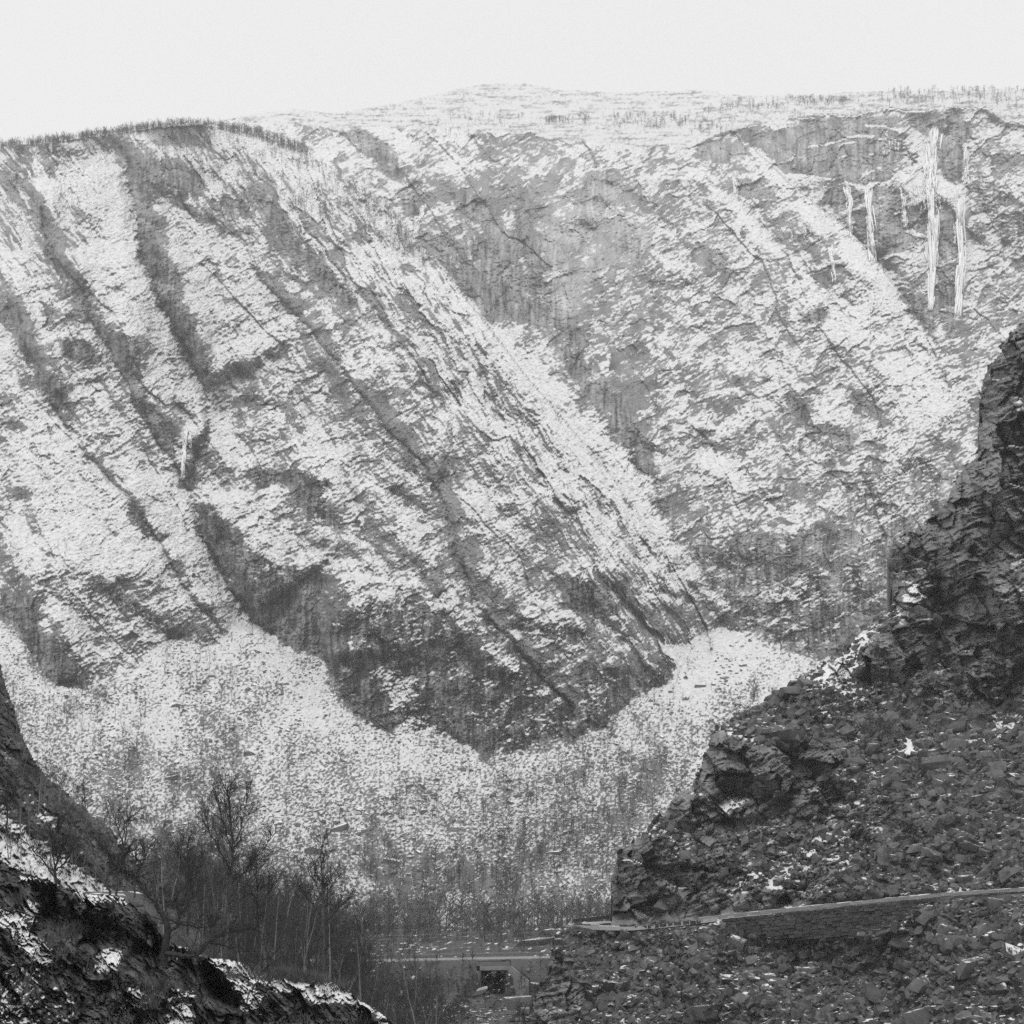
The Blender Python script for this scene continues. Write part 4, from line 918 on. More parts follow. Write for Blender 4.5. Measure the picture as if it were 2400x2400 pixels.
def far_spots(n, x0, x1, y0f, y1f, dens, seed, labs):
    rg = np.random.default_rng(seed); out = []
    while sum(len(o) for o in out) < n:
        px = rg.uniform(x0, x1, n*4); py = y0f(px)+(y1f(px)-y0f(px))*rg.uniform(0, 1, n*4)
        y, lb_, ji = far_y(px, py); ok = (rg.uniform(0, 1, n*4) < dens(px, py)) & np.isin(lb_, labs) & (py > np.interp(px, gx, sk[0])-1)
        out.append(at(px[ok], py[ok], y[ok]))
        if ok.sum() < 3: break
    return np.concatenate(out)[:n]
rg0 = np.random.default_rng(77)
def H(p, lo, hi): return rg0.uniform(lo, hi, len(p))
fl = lambda pts: (lambda x: line_y(x, pts))
p_ = far_spots(1250, -100, 720, lambda x: line_y(x, LEFT_CREST)+1, lambda x: line_y(x, LEFT_CREST)+np.interp(x, [0, 250, 500, 720], [10, 9, 11, 20]), lambda x, y: np.where(perlin(x/40, y*0, 601) > -.35, 1, .4), 1, [1])
far_trees('birch_wood', p_, H(p_, 2.5, 6.8), M['fartree'], 'dark fringe of bare birches along the left skyline', 1)
p_ = far_spots(620, 380, 1000, lambda x: line_y(x, LEFT_CREST)+4, lambda x: line_y(x, LEFT_CREST)+np.interp(x, [380, 600, 1000], [90, 190, 60]), lambda x, y: np.clip(.45+.9*perlin(x/60, y/40, 603), .05, 1), 2, [1])
far_trees('birch_scrub', p_, H(p_, 3.5, 6.5), M['fartree'], 'thin birch scrub on the snowy upper slope left of centre', 2)
pl = []
for i, (x0, x1, y0, y1, n) in enumerate([(1268,1380,279,292,90),(1421,1610,274,304,150),(1048,1230,270,292,26),(1832,2002,234,250,120),(1690,1830,240,259,70),(2060,2500,214,244,230),(1600,1724,256,318,80),(2000,2480,244,290,60),(960,1300,290,330,24),(1740,1900,250,280,26)]):
    pl.append(far_spots(n, x0, x1, lambda x: 0*x+y0, lambda x: 0*x+y1, lambda x, y: np.clip(.55+1.5*perlin(x/24, y/14, 605), .03, 1), 30+i, [4, 2, 3]))
p_ = np.concatenate(pl)
far_trees('birch_belt', p_, H(p_, 3, 6.5), M['fartree'], 'belts of bare birches on the snowy plateau to the right', 3, 16)
def tal_d(x, y):
    d = .012+.0*x
    for (cx, cy, rx, ry, w) in [(310,1780,45,90,.9),(500,1760,70,240,.9),(180,1640,130,90,.55),(60,1640,60,90,.4),(640,1800,60,60,.2),(1500,1830,110,160,.75),(1390,1800,60,80,.8),(1300,1990,190,120,.9),(1060,2080,200,70,1.0),(900,2040,90,80,.6),(960,1890,60,60,.4),(1340,1900,60,80,.6),(1090,1780,60,40,.3),(700,1990,150,90,.35),(420,1950,160,130,.7),(1180,1860,80,60,.4)]:
        d = np.maximum(d, w*np.exp(-((x-cx)/rx)**2-((y-cy)/ry)**2))
    return np.clip(d*(.75+1.1*perlin(x/35, y/50, 607)), .01, 1)
p_ = far_spots(1050, -60, 1700, lambda x: line_y(x, TALUS_TOP)+8, lambda x: 0*x+2140, tal_d, 4, [0])
far_trees('birch_scatter', p_, H(p_, 3, 7.5), M['twig'], 'grey bare birches scattered over the boulder fans', 4, 22, .075)
p_ = far_spots(420, 20, 2300, lambda x: 0*x+1250, lambda x: line_y(x, TALUS_TOP)-4, lambda x, y: np.clip(.3*perlin(x/60, y/60, 611), 0, 1), 5, [1, 2])
far_trees('cliff_scrub', p_, H(p_, 2, 4), M['fartree'], 'small dark scrub clinging to the ledges of the cliffs', 5)
xs = rg0.uniform(-85, 75, 420); ys = rg0.uniform(330, 425, 420)
p_ = np.stack([xs, ys, floor_z(xs, ys, False)], 1)
far_trees('valley_wood', p_, H(p_, 7, 11), M['fartree'], 'dark mass of bare wood at the foot of the talus', 6, 26, .11)

xs = rg0.uniform(-36, 14, 1000); ys = rg0.uniform(170, 262, 1000); k_ = rg0.uniform(0, 1, 1000) < np.where(np.abs(xs-UX) < 4, .1, .9); xs, ys = xs[k_], ys[k_]
p_ = np.stack([xs, ys, floor_z(xs, ys, False)], 1)
far_trees('streamside_scrub', p_, H(p_, 1.2, 3.6), M['twig'], 'bare scrub on the embankment and stream bed', 7, 24, .11)
px = rg0.uniform(-80, 600, 1500); py = line_y(px, LS_TOP)+rg0.uniform(4, 420, 1500); ok_ = py < 2300; px, py = px[ok_], py[ok_]; y = left_y(px, py)
p_ = at(px, py, y); k_ = (perlin(px/40, py/40, 631) > -.1); p_ = p_[k_]
far_trees('heather', p_, H(p_, .3, 1.3), M['twig'], 'heather and low scrub on the left hillside', 8, 18, .07)
p_ = far_spots(520, 900, 2480, lambda x: line_y(x, SKYLINE)+6, lambda x: line_y(x, RIM)+30, lambda x, y: np.clip(.15+1.3*perlin(x/70, y/18, 633), 0, 1), 9, [4, 2, 3])
far_trees('plateau_scrub', p_, H(p_, 1.5, 4), M['fartree'], 'low scrub speckling the snowy plateau', 9, 12)

# ================================================================== stones
def hull(n, seed, sq=(1, .8, .62)):
    """an angular block: a sheared box with some corners knocked off"""
    rg = np.random.default_rng(seed); bm = bmesh.new(); p = []
    for sx in (-1, 1):
        for sy in (-1, 1):
            for sz in (-1, 1):
                c = np.array([sx, sy, sz], float)
                if rg.uniform() < .4:
                    for k in range(3):
                        d = c.copy(); d[k] *= rg.uniform(.1, .6); p.append(d*rg.uniform(.85, 1.05, 3))
                else: p.append(c*rg.uniform(.75, 1.1, 3))
    for _ in range(max(0, n-10)): q = rg.normal(0, 1, 3); p.append(q/np.abs(q).max()*rg.uniform(.95, 1.12))
    A = np.eye(3)+rg.normal(0, .16, (3, 3)); p = np.array(p)@A.T*np.array(sq)*.85
    for q in p: bm.verts.new(q)
    bmesh.ops.convex_hull(bm, input=bm.verts); bmesh.ops.delete(bm, geom=[v for v in bm.verts if not v.link_faces], context='VERTS')
    bmesh.ops.triangulate(bm, faces=bm.faces); bm.verts.index_update()
    V = np.array([v.co[:] for v in bm.verts]); f = np.array([[v.index for v in q.verts] for q in bm.faces]); bm.free(); return V, f
HULLS = [hull(8+i % 3, 700+i) for i in range(16)]
def rot_mats(n, rg, flat=.5):
    a, b, c = rg.uniform(0, 6.28, n), rg.normal(0, flat, n), rg.normal(0, flat, n)
    ca_, sa_, cb_, sb_, cc, sc = np.cos(a), np.sin(a), np.cos(b), np.sin(b), np.cos(c), np.sin(c)
    Rz = np.zeros((n, 3, 3)); Rz[:, 0, 0] = ca_; Rz[:, 0, 1] = -sa_; Rz[:, 1, 0] = sa_; Rz[:, 1, 1] = ca_; Rz[:, 2, 2] = 1
    Rx = np.zeros((n, 3, 3)); Rx[:, 0, 0] = 1; Rx[:, 1, 1] = cb_; Rx[:, 1, 2] = -sb_; Rx[:, 2, 1] = sb_; Rx[:, 2, 2] = cb_
    Ry = np.zeros((n, 3, 3)); Ry[:, 1, 1] = 1; Ry[:, 0, 0] = cc; Ry[:, 0, 2] = sc; Ry[:, 2, 0] = -sc; Ry[:, 2, 2] = cc
    return Rz@Rx@Ry
def stone_mass(name, pos, size, mat, label, seed, flat=.5):
    rg = np.random.default_rng(seed); kk = rg.integers(0, len(HULLS), len(pos)); Vs, Fs, base = [], [], 0
    for k, (v, f) in enumerate(HULLS):
        i = np.nonzero(kk == k)[0]
        if not len(i): continue
        sc = size[i][:, None, None]*rg.uniform(.75, 1.2, (len(i), 1, 3))
        Q = np.einsum('nij,nvj->nvi', rot_mats(len(i), rg, flat), v[None]*sc)+pos[i][:, None]
        Vs.append(Q.reshape(-1, 3)); Fs.append((f[None]+base+np.arange(len(i))[:, None, None]*len(v)).reshape(-1, 3)); base += len(v)*len(i)
    return tag(mesh_obj(name, np.concatenate(Vs), np.concatenate(Fs), mat), label, kind='stuff')
def hill_spots(n, mask, seed):
    rg = np.random.default_rng(seed); j, i = np.nonzero(mask); k = rg.integers(0, len(j), n); j, i = j[k], i[k]
    px, py = hx[i]+rg.uniform(-1.4, 1.4, n), hy[j]+rg.uniform(-1.4, 1.4, n); y = hY[j, i]; return px, py, y
awall = inpoly(HX, HYY, WALL+[(1640,2160)])
scm = (rsc > .45) & (up | low) & ~awall & (np.abs(HYY-road_py(HX)) > 12)
rg1 = np.random.default_rng(5)
for nm, m_, n, med, lbl, sd_ in [('scree', scm & low, 12500, 5.0, 'dark broken stones covering the bank below the old road', 11), ('scree', scm & up, 10500, 5.0, 'dark broken stones of the scree above the old road', 12), ('rubble', (rsc <= .45) & (rcl < .4) & up, 2600, 4.5, 'loose stones lying on the ledges of the hillside', 13)]:
    px, py, y = hill_spots(n, m_, sd_); s = np.exp(rg1.normal(math.log(med), .5, n)+.55*fbm(px/110, py/70, 2, seed=641)).clip(2, 20)*y/F; kk_ = perlin(px/60, py/40, 643) > -.42; px, py, y, s = px[kk_], py[kk_], y[kk_], s[kk_]
    stone_mass(nm, at(px, py, y-.25*s), s, M['scree'], lbl, sd_)
BIG = [hull(12+i, 760+i, (1, .8, .8)) for i in range(8)]
big_me = []
for i, (v, f) in enumerate(BIG):
    o = mesh_obj('boulder', v, f, M['boulder']); big_me.append(o.data); bpy.data.objects.remove(o)
snow_boulder = plain_mat('snowy_boulder', .1, .2, 1.5, snow=.75); far_me = []
for i, (v, f) in enumerate(BIG[:5]):
    o = mesh_obj('boulder', v, f, M['far_boulder']); far_me.append(o.data); bpy.data.objects.remove(o)
def boulder(px, py, Y, wpx, hpx, label, group=None, meshes=big_me, tilt=.35, seed=0, name='boulder', deep=.8):
    rg = np.random.default_rng(seed+int(px)); o = bpy.data.objects.new(name, meshes[rg.integers(len(meshes))]); COL.objects.link(o)
    w, h = wpx*Y/F/2, hpx*Y/F/2; o.location = pt(px, py, Y); o.scale = (w*1.05, w*deep, h*1.25); o.rotation_euler = (rg.normal(0, tilt), rg.normal(0, tilt*.7), rg.choice([0, math.pi])+rg.normal(0, .4))
    return tag(o, label, 'boulder', group)
NAMED = [(2153,1986,50,28,'flat topped dark boulder leading a row of three above the old road'),(2209,1982,50,36,'blocky dark boulder in the middle of the row of three above the old road'),(2273,1984,44,30,'dark boulder at the right end of the row of three above the road'),
 (2161,2018,38,28,'dark cube shaped boulder just under the row of three'),(2109,1845,46,32,'dark boulder beside a bright snow patch at the top of the scree'),(2271,2268,60,52,'rounded dark boulder with pale veins on the lower bank'),(2169,2307,70,42,'broad lichen speckled boulder low on the bank'),
 (2051,2338,62,62,'tall pale faced boulder near the bottom of the bank'),(2167,2392,130,50,'huge flat boulder topped with snow at the bottom edge'),(2304,2181,50,46,'large dark boulder overhanging a black hollow below the road'),(2233,2214,52,50,'slanted slab boulder right of the black hollow'),
 (2304,2065,44,34,'striped leaning slab in the snow just above the road'),(1859,1624,68,42,'big dark boulder crowning the rock pile on the shoulder'),(1896,1604,44,26,'dark boulder right behind the big one on the shoulder'),(1835,1729,80,34,'long low boulder lying on the snowy ledge'),
 (2240,1750,42,40,'pyramid shaped dark boulder in the upper snow streaked scree'),(2338,1796,42,30,'grey boulder in the upper scree near the right edge'),(2301,1847,40,28,'slab boulder in the middle of the upper scree'),(1875,2290,36,22,'pale flecked stone lying below the shrub patch'),(1560,2120,44,40,'grey block jutting from the roadside cliff')]
for px, py, w, h, lbl in NAMED:
    y = float(hill_y(px, py)[0]); boulder(px, py, y-.1*w*y/F, w, h, lbl)
y = float(hill_y(2378, 2236)[0]); o = boulder(2378, 2236, y-.4, 66, 48, 'boulder wrapped in snow at the right edge of the bank'); o.data = o.data.copy(); o.data.materials[0] = snow_boulder
rg2 = np.random.default_rng(9)
for m_, n, lbl, grp, sd_ in [(scm & low, 95, 'dark angular boulder among the stones of the bank below the old road', 'boulders on the bank below the road', 21), (scm & up, 85, 'dark angular boulder among the stones of the scree above the old road', 'boulders in the scree above the road', 22)]:
    px, py, y = hill_spots(n, m_, sd_)
    for a_, b_, c_ in zip(px, py, y):
        if a_ < 1480 and rg2.uniform() < .6: continue
        w = math.exp(rg2.normal(3.35, .4)); boulder(float(a_), float(b_), float(c_)-.1*w*c_/F, w, w*rg2.uniform(.55, .85), lbl, grp, seed=int(b_))
# talus stones
rg3 = np.random.default_rng(15)
px = rg3.uniform(-80, 1760, 13000); py = rg3.uniform(1480, 2150, 13000); y, lb_, _ = far_y(px, py)
ok = (lb_ == 0) & (rg3.uniform(0, 1, len(px)) < np.clip(.5+1.2*perlin(px/70, py/110, 621)+.25*sstep(1600, 1950, py), .06, 1)); px, py, y = px[ok], py[ok], y[ok]
s = np.exp(rg3.normal(math.log(2.6), .4, len(px))).clip(1.3, 7)*y/F
stone_mass('talus_stones', at(px, py, y-.1*s), s, M['far_boulder'], 'snow capped stones strewn over the boulder fans', 31, .3)
FARB = [(735,1998,52,24,'large snow topped slab at the foot of the boulder fan left of centre'),(960,1842,20,12,None),(1023,1828,18,10,None),(730,1730,26,16,'pale angular block high on the main boulder fan'),(585,1660,14,8,None),(560,1560,14,9,None),(1225,1630,14,9,None),(1640,1610,30,18,'grey boulder half way down the right snow cone'),(1700,1590,22,12,None),(1740,1560,20,11,None),(1665,1690,18,10,None),(1300,2000,40,18,'broad pale slab above the valley wood'),(1180,1940,36,12,None),(1175,1962,30,14,None),(920,2020,44,18,'slab with a snowy top at the edge of the wood'),(620,1720,18,10,None),(700,1690,14,8,None),(880,1850,24,14,None),(905,1910,30,14,None),(835,1700,16,9,None),(545,1850,16,9,None),(470,1700,14,8,None),(990,1900,26,12,None),(1240,1862,20,18,None),(1310,1830,24,12,None),(1480,1870,16,12,None),(960,1935,18,12,None),(650,1930,22,12,None),(590,1950,20,10,None)]
for px, py, w, h, lbl in FARB:
    y = float(far_y(np.array([px]), np.array([py]))[0][0]); boulder(px, py+.15*h, y+.05*w*y/F, w, h*1.25, lbl or 'snow capped boulder standing out of the boulder fans', None if lbl else 'larger boulders on the talus', far_me, .2)
rgb_ = np.random.default_rng(90)
for _ in range(75):
    px, py = rgb_.uniform(380, 1350), rgb_.uniform(1560, 2060); yy, ll, _j = far_y(np.array([px]), np.array([py]))
    if ll[0] != 0: continue
    w = math.exp(rgb_.normal(2.75, .35)); y = float(yy[0]); boulder(px, py, y+.05*w*y/F, w, w*rgb_.uniform(.5, .8), 'snow capped boulder standing out of the boulder fans', 'larger boulders on the talus', far_me, .25, int(py))
VB = [(1219,2350,236,66,36,'big pale boulder in front of the underpass',.2),(1255,2208,296,90,24,'dark snow topped rock beside the highway',.1),(1297,2184,305,50,16,'second dark rock with a snow cap above the highway rock',.1),(1258,2310,240,26,20,'dark stone wedged at the end of the wing wall',.3),(1128,2322,246,30,18,'pale stone left of the underpass mouth',.3),(1232,2364,228,22,10,'flat stone under the big pale boulder',.2),(318,2116,50,30,34,'rounded grey stone upright on the knoll crest',.15)]
for px, py, Y_, w, h, lbl, tl in VB:
    o = boulder(px, py, Y_, w, h, lbl, None, big_me, tl); o.rotation_euler[2] = 0
    if 'pale' in lbl: o.data = o.data.copy(); o.data.materials[0] = M['pale_boulder']
rgv = np.random.default_rng(44); n = 2600
xs = rgv.uniform(-40, 25, n); ys = rgv.uniform(215, 262, n); s = np.exp(rgv.normal(-1.7, .5, n)); stone_mass('embankment_stones', np.stack([xs, ys, floor_z(xs, ys)], 1), s, M['scree'], 'loose stones on the highway embankment and stream bed', 45)

# ================================================================== masonry of the old road
wall_h, wt = None, None
cub = []
for i in range(6):
    rg = np.random.default_rng(800+i); b = np.array([(sx, sy, sz) for sx in (-1, 1) for sy in (-1, 1) for sz in (-1, 1)], float)*.5; b = b+rg.uniform(-.10, .10, b.shape)
    f = np.array([(0,1,3,2),(4,6,7,5),(0,4,5,1),(2,3,7,6),(0,2,6,4),(1,5,7,3)]); o = mesh_obj('stone', b, f, M['wall']); cub.append(o.data); bpy.data.objects.remove(o)
road_ang = math.atan2(road_Y(1700)-road_Y(2100), (1700-CX)/F*road_Y(1700)-(2100-CX)/F*road_Y(2100))
def stone(me, px, py, Y_, wm, dm, hm, parent, base, mat=None):
    o = bpy.data.objects.new('stone', me); COL.objects.link(o); o.parent = parent
    p = pt(px, py, Y_); o.location = [p[i]-base[i] for i in range(3)]; o.scale = (wm, dm, hm); o.rotation_euler = (random.gauss(0, .04), random.gauss(.09, .02), road_ang+random.gauss(0, .05)); return o
wb = pt(1900, 2190, float(hill_y(1900, 2190)[0])); wall = empty('retaining_wall', wb, 'dry stone retaining wall under the old road', 'wall')
nst = 0
for row in range(11):
    px = 1680+random.uniform(0, 10)
    while px < 2185:
        Yw = float(road_Y(px)); hpx = 8.2*Yw*0+7.6; wpx = random.uniform(10, 24); pc = px+wpx/2
        py = road_py(pc)+7+row*7.6+random.uniform(-.6, .6); bot = line_y(pc, WALL_BOT)
        if py < bot and nst < 299:
            Yq = float(hill_y(pc, py)[0]); stone(random.choice(cub), pc, py, Yq-.05-random.uniform(0, .28), (wpx*1.0)*Yw/F*1.08, .7, 7.2*Yw/F, wall, wb); nst += 1
        px += wpx+.6
cub2 = [m_.copy() for m_ in cub[:3]]
for m_ in cub2: m_.materials[0] = M['coping']
pb = pt(1900, road_py(1900), road_Y(1900)-.2); para = empty('parapet', pb, 'low pale kerb of coping stones along the edge of the old road', 'parapet')
px = 1640.
while px < 2440:
    Yq = float(road_Y(px)); wpx = random.uniform(20, 34); pc = px+wpx/2; stone(random.choice(cub2), pc, road_py(pc)-3+random.uniform(-.4, .4), float(road_Y(pc))-.15, wpx*Yq/F*1.2, .5, 8.5*Yq/F, para, pb); px += wpx+.4
pb = pt(1520, 2170, 180); para2 = empty('guard_stones', pb, 'row of rough guard stones at the bend of the old road', 'stone row')
px = 1455.
while px < 1640:
    wpx = random.uniform(9, 20); pc = px+wpx/2; Yq = float(road_Y(pc)); stone(random.choice(cub), pc, road_py(pc)+1+random.uniform(-1, 1), Yq-.2, wpx*Yq/F*1.1, .6, random.uniform(7, 11)*Yq/F, para2, pb); px += wpx+random.uniform(0, 3)
fb_ = pt(1390, 2152, 205); para3 = empty('far_guard_stones', fb_, 'dark guard stones on the outer side of the bend', 'stone row')
for k in range(9):
    px = 1352+k*8.5; stone(random.choice(cub), px, 2157-k*.9, 192+k*2.6, .75, .6, .5, para3, fb_)

# ================================================================== highway furniture
def hwp(s, q, z): p = HWA+hw_d*s+hw_n*q; return np.array([p[0], p[1], hw_z(s)+z])
s0, s1 = 70, 222
gb = hwp(145, 4.3, 0); gr = empty('guardrail', gb, 'steel guardrail along the far side of the highway', 'guardrail')
prof = [(0, .45), (-.05, .5), (-.05, .55), (0, .6), (-.05, .65), (-.05, .72), (0, .76), (.03, .76), (.03, .45)]
ss = np.linspace(s0, s1, 60); ring = np.array([[hwp(s, 4.2+a, b)-gb for a, b in prof] for s in ss]); k = len(prof); Vr = ring.reshape(-1, 3); i = np.arange(len(ss)-1)[:, None]*k; j = np.arange(k)[None]
mesh_obj('rail', Vr, np.stack([i+j, i+(j+1) % k, i+k+(j+1) % k, i+k+j], -1).reshape(-1, 4), M['steel'], gr)
me = None
for s in np.arange(s0, s1, 4.):
    if me is None:
        mb = Mb(); mb.box((0, 0, .35), np.eye(3), (.06, .05, .4)); o = mb.obj('post', M['steel'], gr); me = o.data
    else: o = bpy.data.objects.new('post', me); COL.objects.link(o); o.parent = gr
    o.location = hwp(s, 4.32, 0)-gb
ud = np.array([*hw_d, 0]); un = np.array([*hw_n, 0]); uz = np.array([0, 0, 1.]); A = [ud, un, uz]
cb = np.array([UX, UY, -20.2]); up_ = empty('underpass', cb, 'concrete underpass with a slanting wing wall below the highway', 'underpass')
def upart(name, lst):
    mb = Mb()
    for r_, q_, z_, hr, hq, hz in lst: mb.box(ud*r_+un*q_+uz*z_, A, (hr, hq, hz))
    return mb.obj(name, M['concrete'], up_)
upart('lintel', [(0, .3, 3.72, 2.62, .3, .3)]); upart('deck', [(0, 7.1, 3.9, 2.6, 6.48, .28)]); upart('side_wall', [(-2.62+.15, 7.1, .9, .15, 6.4, 2.5)]); upart('side_wall', [(2.62-.15, 7.1, .9, .15, 6.4, 2.5)]); upart('abutment', [(2.8, .28, 1.1, .16, .32, 3.0)])
def prism(name, poly, q0, q1, mat):
    n = len(poly); Vv = [ud*r_+un*q_+uz*z_ for q_, P2 in ((q0, poly), (q1, poly)) for r_, z_ in P2]
    f = [np.array([list(range(n))]), np.array([list(range(2*n-1, n-1, -1))]), np.array([(i, (i+1) % n, n+(i+1) % n, n+i) for i in range(n)])]
    if n == 4: return mesh_obj(name, np.array(Vv), np.concatenate(f), mat, up_)
    return mesh_obj(name, np.array(Vv), f, mat, up_)
wing = prism('wing_wall', [(0, -2), (4.4, -2), (4.4, 1.6), (0.4, 4.15), (0, 4.15)], -.15, .15, M['concrete'])
wing.location = ud*2.97+un*-.1; wing.rotation_euler = (0, 0, -.8)
wing = prism('wing_wall', [(0, -2), (-3.2, -2), (-3.2, .9), (-.3, 3.3), (0, 3.3)], -.15, .15, M['concrete']); wing.location = ud*-2.75+un*.2; wing.rotation_euler = (0, 0, .3)
tf = np.array([ud*r_+un*q_+uz*z_ for r_, q_, z_ in [(-3.2, .62, 4.2), (3.2, .62, 4.2), (3.2, 2.6, 4.9), (-3.2, 2.6, 4.9), (-3.2, 2.6, 4.19), (3.2, 2.6, 4.19)]])
mesh_obj('turf_cover', tf, [np.array([(0, 1, 2, 3), (1, 0, 4, 5), (2, 5, 4, 3)]), np.array([(0, 3, 4), (1, 5, 2)])], M['floor'], up_, attrs=dict(snow=np.full(6, .3), tone=np.zeros(6)))
def cable(name, a, b, sag, r, label, group=None):
    t = np.linspace(0, 1, 24)[:, None]; p = np.array(a)*(1-t)+np.array(b)*t; p[:, 2] -= sag*4*(t*(1-t))[:, 0]; mb = Mb(); mb.tube(p, np.full(24, r), 4); return tag(mb.obj(name, M['cable']), label, 'cable', group)
cable('overhead_cable', pt(860, 2194, 300), pt(1420, 2160, 330), .6, .03, 'upper of two thin wires strung in front of the wood'); cable('overhead_cable', pt(860, 2202, 300), pt(1420, 2170, 330), .6, .03, 'lower of two thin wires strung in front of the wood')
for i in range(3): cable('span_cable', pt(700, 1522+i*9, 575), pt(905, 1695+i*9, 540), 1.2, .035, 'thin power cable slanting across the foot of the dark buttress', 'three power cables across the buttress')

# ================================================================== frozen waterfalls
def ice(label, lines, seed, off=2.5):
    rg = np.random.default_rng(seed); mb = Mb(); org = None
    for pts, w0, w1, n, fr in lines:
        P = np.array(pts, float)
        for _ in range(int(n*2.6)):
            a = rg.uniform(0, 1)**1.2*.92; b = min(1, a+rg.uniform(.07, .3))
            o_ = rg.normal(0, .36); tt_ = np.linspace(a, b, 7); x = tt_*(len(P)-1)
            px = np.interp(x, np.arange(len(P)), P[:, 0])+o_*np.interp(tt_, [0, 1], [w0, w1]); py = np.interp(x, np.arange(len(P)), P[:, 1])+rg.uniform(-3, 3)
            px = px+rg.normal(0, 1.2)*np.linspace(-1, 1, 7); y = far_y(px, py)[0]; y = .6*y+.4*y.min()-.9-rg.uniform(0, .8); q = at(px, py, y)
            if org is None: org = q[0].copy()
            r = rg.uniform(.18, .7)*(.4+.6*max(w0, w1)/12)*np.array([.75, 1, 1, .9, .75, .5, .12]); mb.tube(q-org, r+.06, 5)
    o = mb.obj('frozen_waterfall', M['ice'], smooth=True); o.location = org
    return tag(o, label, 'icefall')
ice('slim frozen waterfall, left of the parallel pair under the dark wall', [([(1985,437),(1990,470),(1991,510),(1993,555)], 12, 9, 26, .4)], 1)
ice('slim frozen waterfall, right of the parallel pair under the dark wall', [([(2036,438),(2034,480),(2040,530),(2044,575),(2047,612)], 11, 12, 34, .5)], 2)
ice('main frozen waterfall spilling from a wide ice fan', [([(2190,300),(2184,350),(2183,400),(2180,450)], 16, 18, 30, .5), ([(2180,440),(2184,500),(2188,560),(2185,640),(2180,725)], 16, 8, 50, .8), ([(2190,365),(2160,385),(2125,420),(2105,440)], 10, 8, 26, .8), ([(2120,405),(2150,395),(2185,380)], 12, 14, 20, .8), ([(2110,440),(2117,470),(2120,500),(2122,530)], 7, 6, 16, .5), ([(2125,540),(2150,550),(2180,560)], 14, 12, 26, .8)] + [([(2180+dx, 300+abs(dx)*4), (2180+dx*.8, 330+abs(dx)*5), (2180+dx, 380+abs(dx)*3)], 5, 3, 8, .6) for dx in (-16, -9, 9, 15)] + [([(2184+dx, 470+abs(dx)*6), (2184+dx*.7, 540+abs(dx)*5), (2183+dx*.5, 620+abs(dx)*2)], 5, 3, 9, .7) for dx in (-15, -9, 9, 14)] + [([(x_, 430), (x_+1, 455+7*(i % 3))], 4, 2, 4, .3) for i, x_ in enumerate(range(2140, 2178, 7))] + [([(x_, 452), (x_+1, 475+9*(i % 4))], 4, 2, 4, .3) for i, x_ in enumerate(range(2140, 2260, 9))], 3)
ice('tall frozen waterfall in the corner right of the ice fan', [([(2262,340),(2266,400),(2264,430)], 8, 8, 22, .6), ([(2255,460),(2250,530),(2255,600),(2250,660),(2245,740)], 14, 10, 60, .8), ([(2240,520),(2238,570)], 7, 6, 14, .5)], 4)
ice('short icefall on the dark band above the left snow ramp, rightmost and longest of three', [([(1722,405),(1724,430),(1724,455)], 10, 8, 18, .4)], 5)
ice('small icicle between two wider ones on the dark band above the left snow ramp', [([(1690,385),(1692,415)], 6, 4, 8, .4)], 15)
ice('wide low ice curtain at the left end of the dark band', [([(1655,380),(1657,400)], 18, 12, 14, .4)], 25)
ice('thin frozen stream in the dark gully left of the main buttress', [([(437,1005),(434,1040),(431,1075),(427,1122)], 5, 6, 24, .7), ([(447,1005),(446,1050)], 4, 3, 8, .5)], 6)
ice('narrow icefall in the notch behind the left ridge', [([(995,480),(985,510),(972,548)], 6, 9, 20, .6)], 7)
for i_, (nm_, ln_i) in enumerate([('leftmost icicle of the undercut ledge on the right slab', ([(1855,540),(1856,560)], 6, 3, 6, .3)), ('middle icicle cluster of the undercut ledge on the right slab', ([(1885,535),(1886,555)], 8, 3, 8, .3)), ('rightmost icicle of the undercut ledge on the right slab', ([(1898,533),(1900,552)], 5, 3, 6, .3)), ('thin ice streak on the slab below the undercut ledge', ([(1945,580),(1950,612),(1957,660)], 6, 5, 16, .6))]): ice(nm_, [ln_i], 50+i_)
ice('fringe of icicles under the snowy ledge of the dark wall', [([(x_, 325+((x_*7) % 11)), (x_+1, 345+((x_*13) % 17))], 4, 2, 4, .3) for x_ in range(2070, 2110, 7)] + [([(2078,305),(2080,330)], 4, 3, 5, .3)], 9)

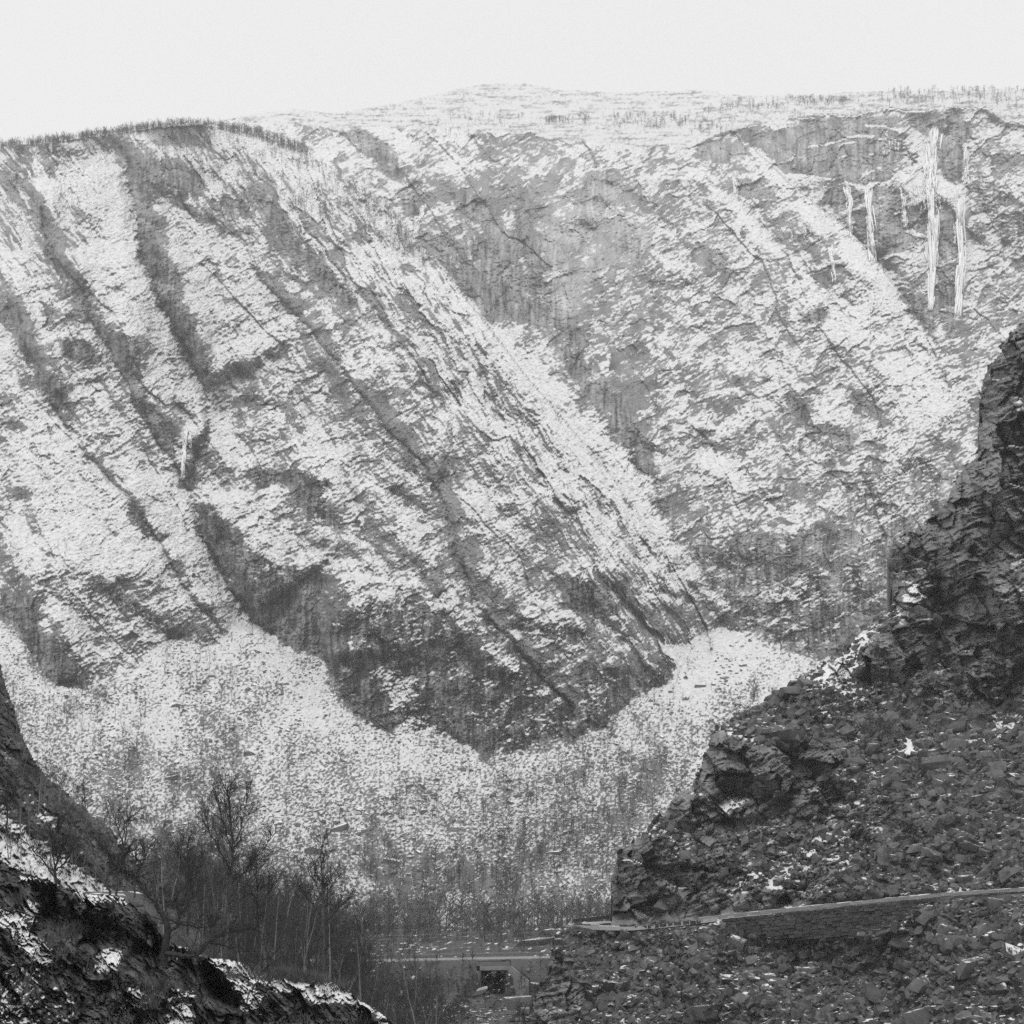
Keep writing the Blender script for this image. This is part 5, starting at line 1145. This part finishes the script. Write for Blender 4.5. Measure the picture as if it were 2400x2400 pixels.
# ================================================================== dry grass on the knoll
rgg = np.random.default_rng(61); Vg, Fg, base = [], [], 0
clumps = [(150+rgg.normal(0, 18), 2205+rgg.normal(0, 14)) for _ in range(6)]+[(175+rgg.normal(0, 20), 2190+rgg.normal(0, 10)) for _ in range(8)]+[(350+rgg.normal(0, 20), 2340+rgg.normal(0, 15)) for _ in range(14)]+[(680+rgg.normal(0, 60), 2288+rgg.normal(0, 6)) for _ in range(60)]+[(rgg.uniform(0, 900), 0) for _ in range(14)]
for cx_, cy_ in clumps:
    top = float(line_y(cx_, K_TOP)); cy_ = max(cy_, top+8) if cy_ else top+10+rgg.uniform(0, 1)*(2395-top)
    if cy_ > 2420: continue
    y = float(knoll_y(cx_, cy_)); b = np.array(pt(cx_, cy_, y-.05)); n = 42
    az = rgg.uniform(0, 6.28, n); el = rgg.uniform(.7, 1.5, n); L = rgg.uniform(.2, .62, n); d = np.stack([np.cos(az)*np.cos(el), np.sin(az)*np.cos(el), np.sin(el)], 1)
    o_ = rgg.normal(0, .12, (n, 3))*[1, 1, .3]; w = np.cross(d, rgg.normal(0, 1, (n, 3))); w *= .006/np.linalg.norm(w, axis=1, keepdims=True)
    p0 = b+o_; p1 = p0+d*L[:, None]*.6; p2 = p0+d*L[:, None]; p2[:, 2] -= .12*L
    Vg.append(np.stack([p0-w, p0+w, p1+w, p1-w, p2], 1).reshape(-1, 3)); q = np.arange(n)[:, None]*5+base
    Fg.append((np.concatenate([q+np.array([[0, 1, 2]]), q+np.array([[0, 2, 3]]), q+np.array([[3, 2, 4]])]))); base += 5*n
tag(mesh_obj('grass', np.concatenate(Vg), np.concatenate(Fg), M['grass']), 'dry grass tufts on the knoll', kind='stuff')

# ================================================================== air
def haze_box(x0, x1, y0, y1, z0, z1, dens):
    v = [(x, y, z) for z in (z0, z1) for y in (y0, y1) for x in (x0, x1)]
    f = [(0, 2, 3, 1), (4, 5, 7, 6), (0, 1, 5, 4), (2, 6, 7, 3), (0, 4, 6, 2), (1, 3, 7, 5)]
    m = bpy.data.materials.new('haze'); m.use_nodes = True; t = m.node_tree; t.nodes.clear()
    pv = t.nodes.new('ShaderNodeVolumePrincipled'); pv.inputs['Density'].default_value = dens; pv.inputs['Color'].default_value = (.97, .97, .97, 1)
    pv.inputs['Anisotropy'].default_value = .2
    o = t.nodes.new('ShaderNodeOutputMaterial'); t.links.new(pv.outputs[0], o.inputs['Volume'])
    m.cycles.homogeneous_volume = True if hasattr(m.cycles, 'homogeneous_volume') else False
    h = mesh_obj('haze', np.array(v, float), np.array(f), m); tag(h, kind='stuff')
haze_box(-2200, 2200, -300, float(far_P[..., 1][keep_v].max())+60, -40, float(far_P[..., 2][keep_v].max())+14, HAZE)
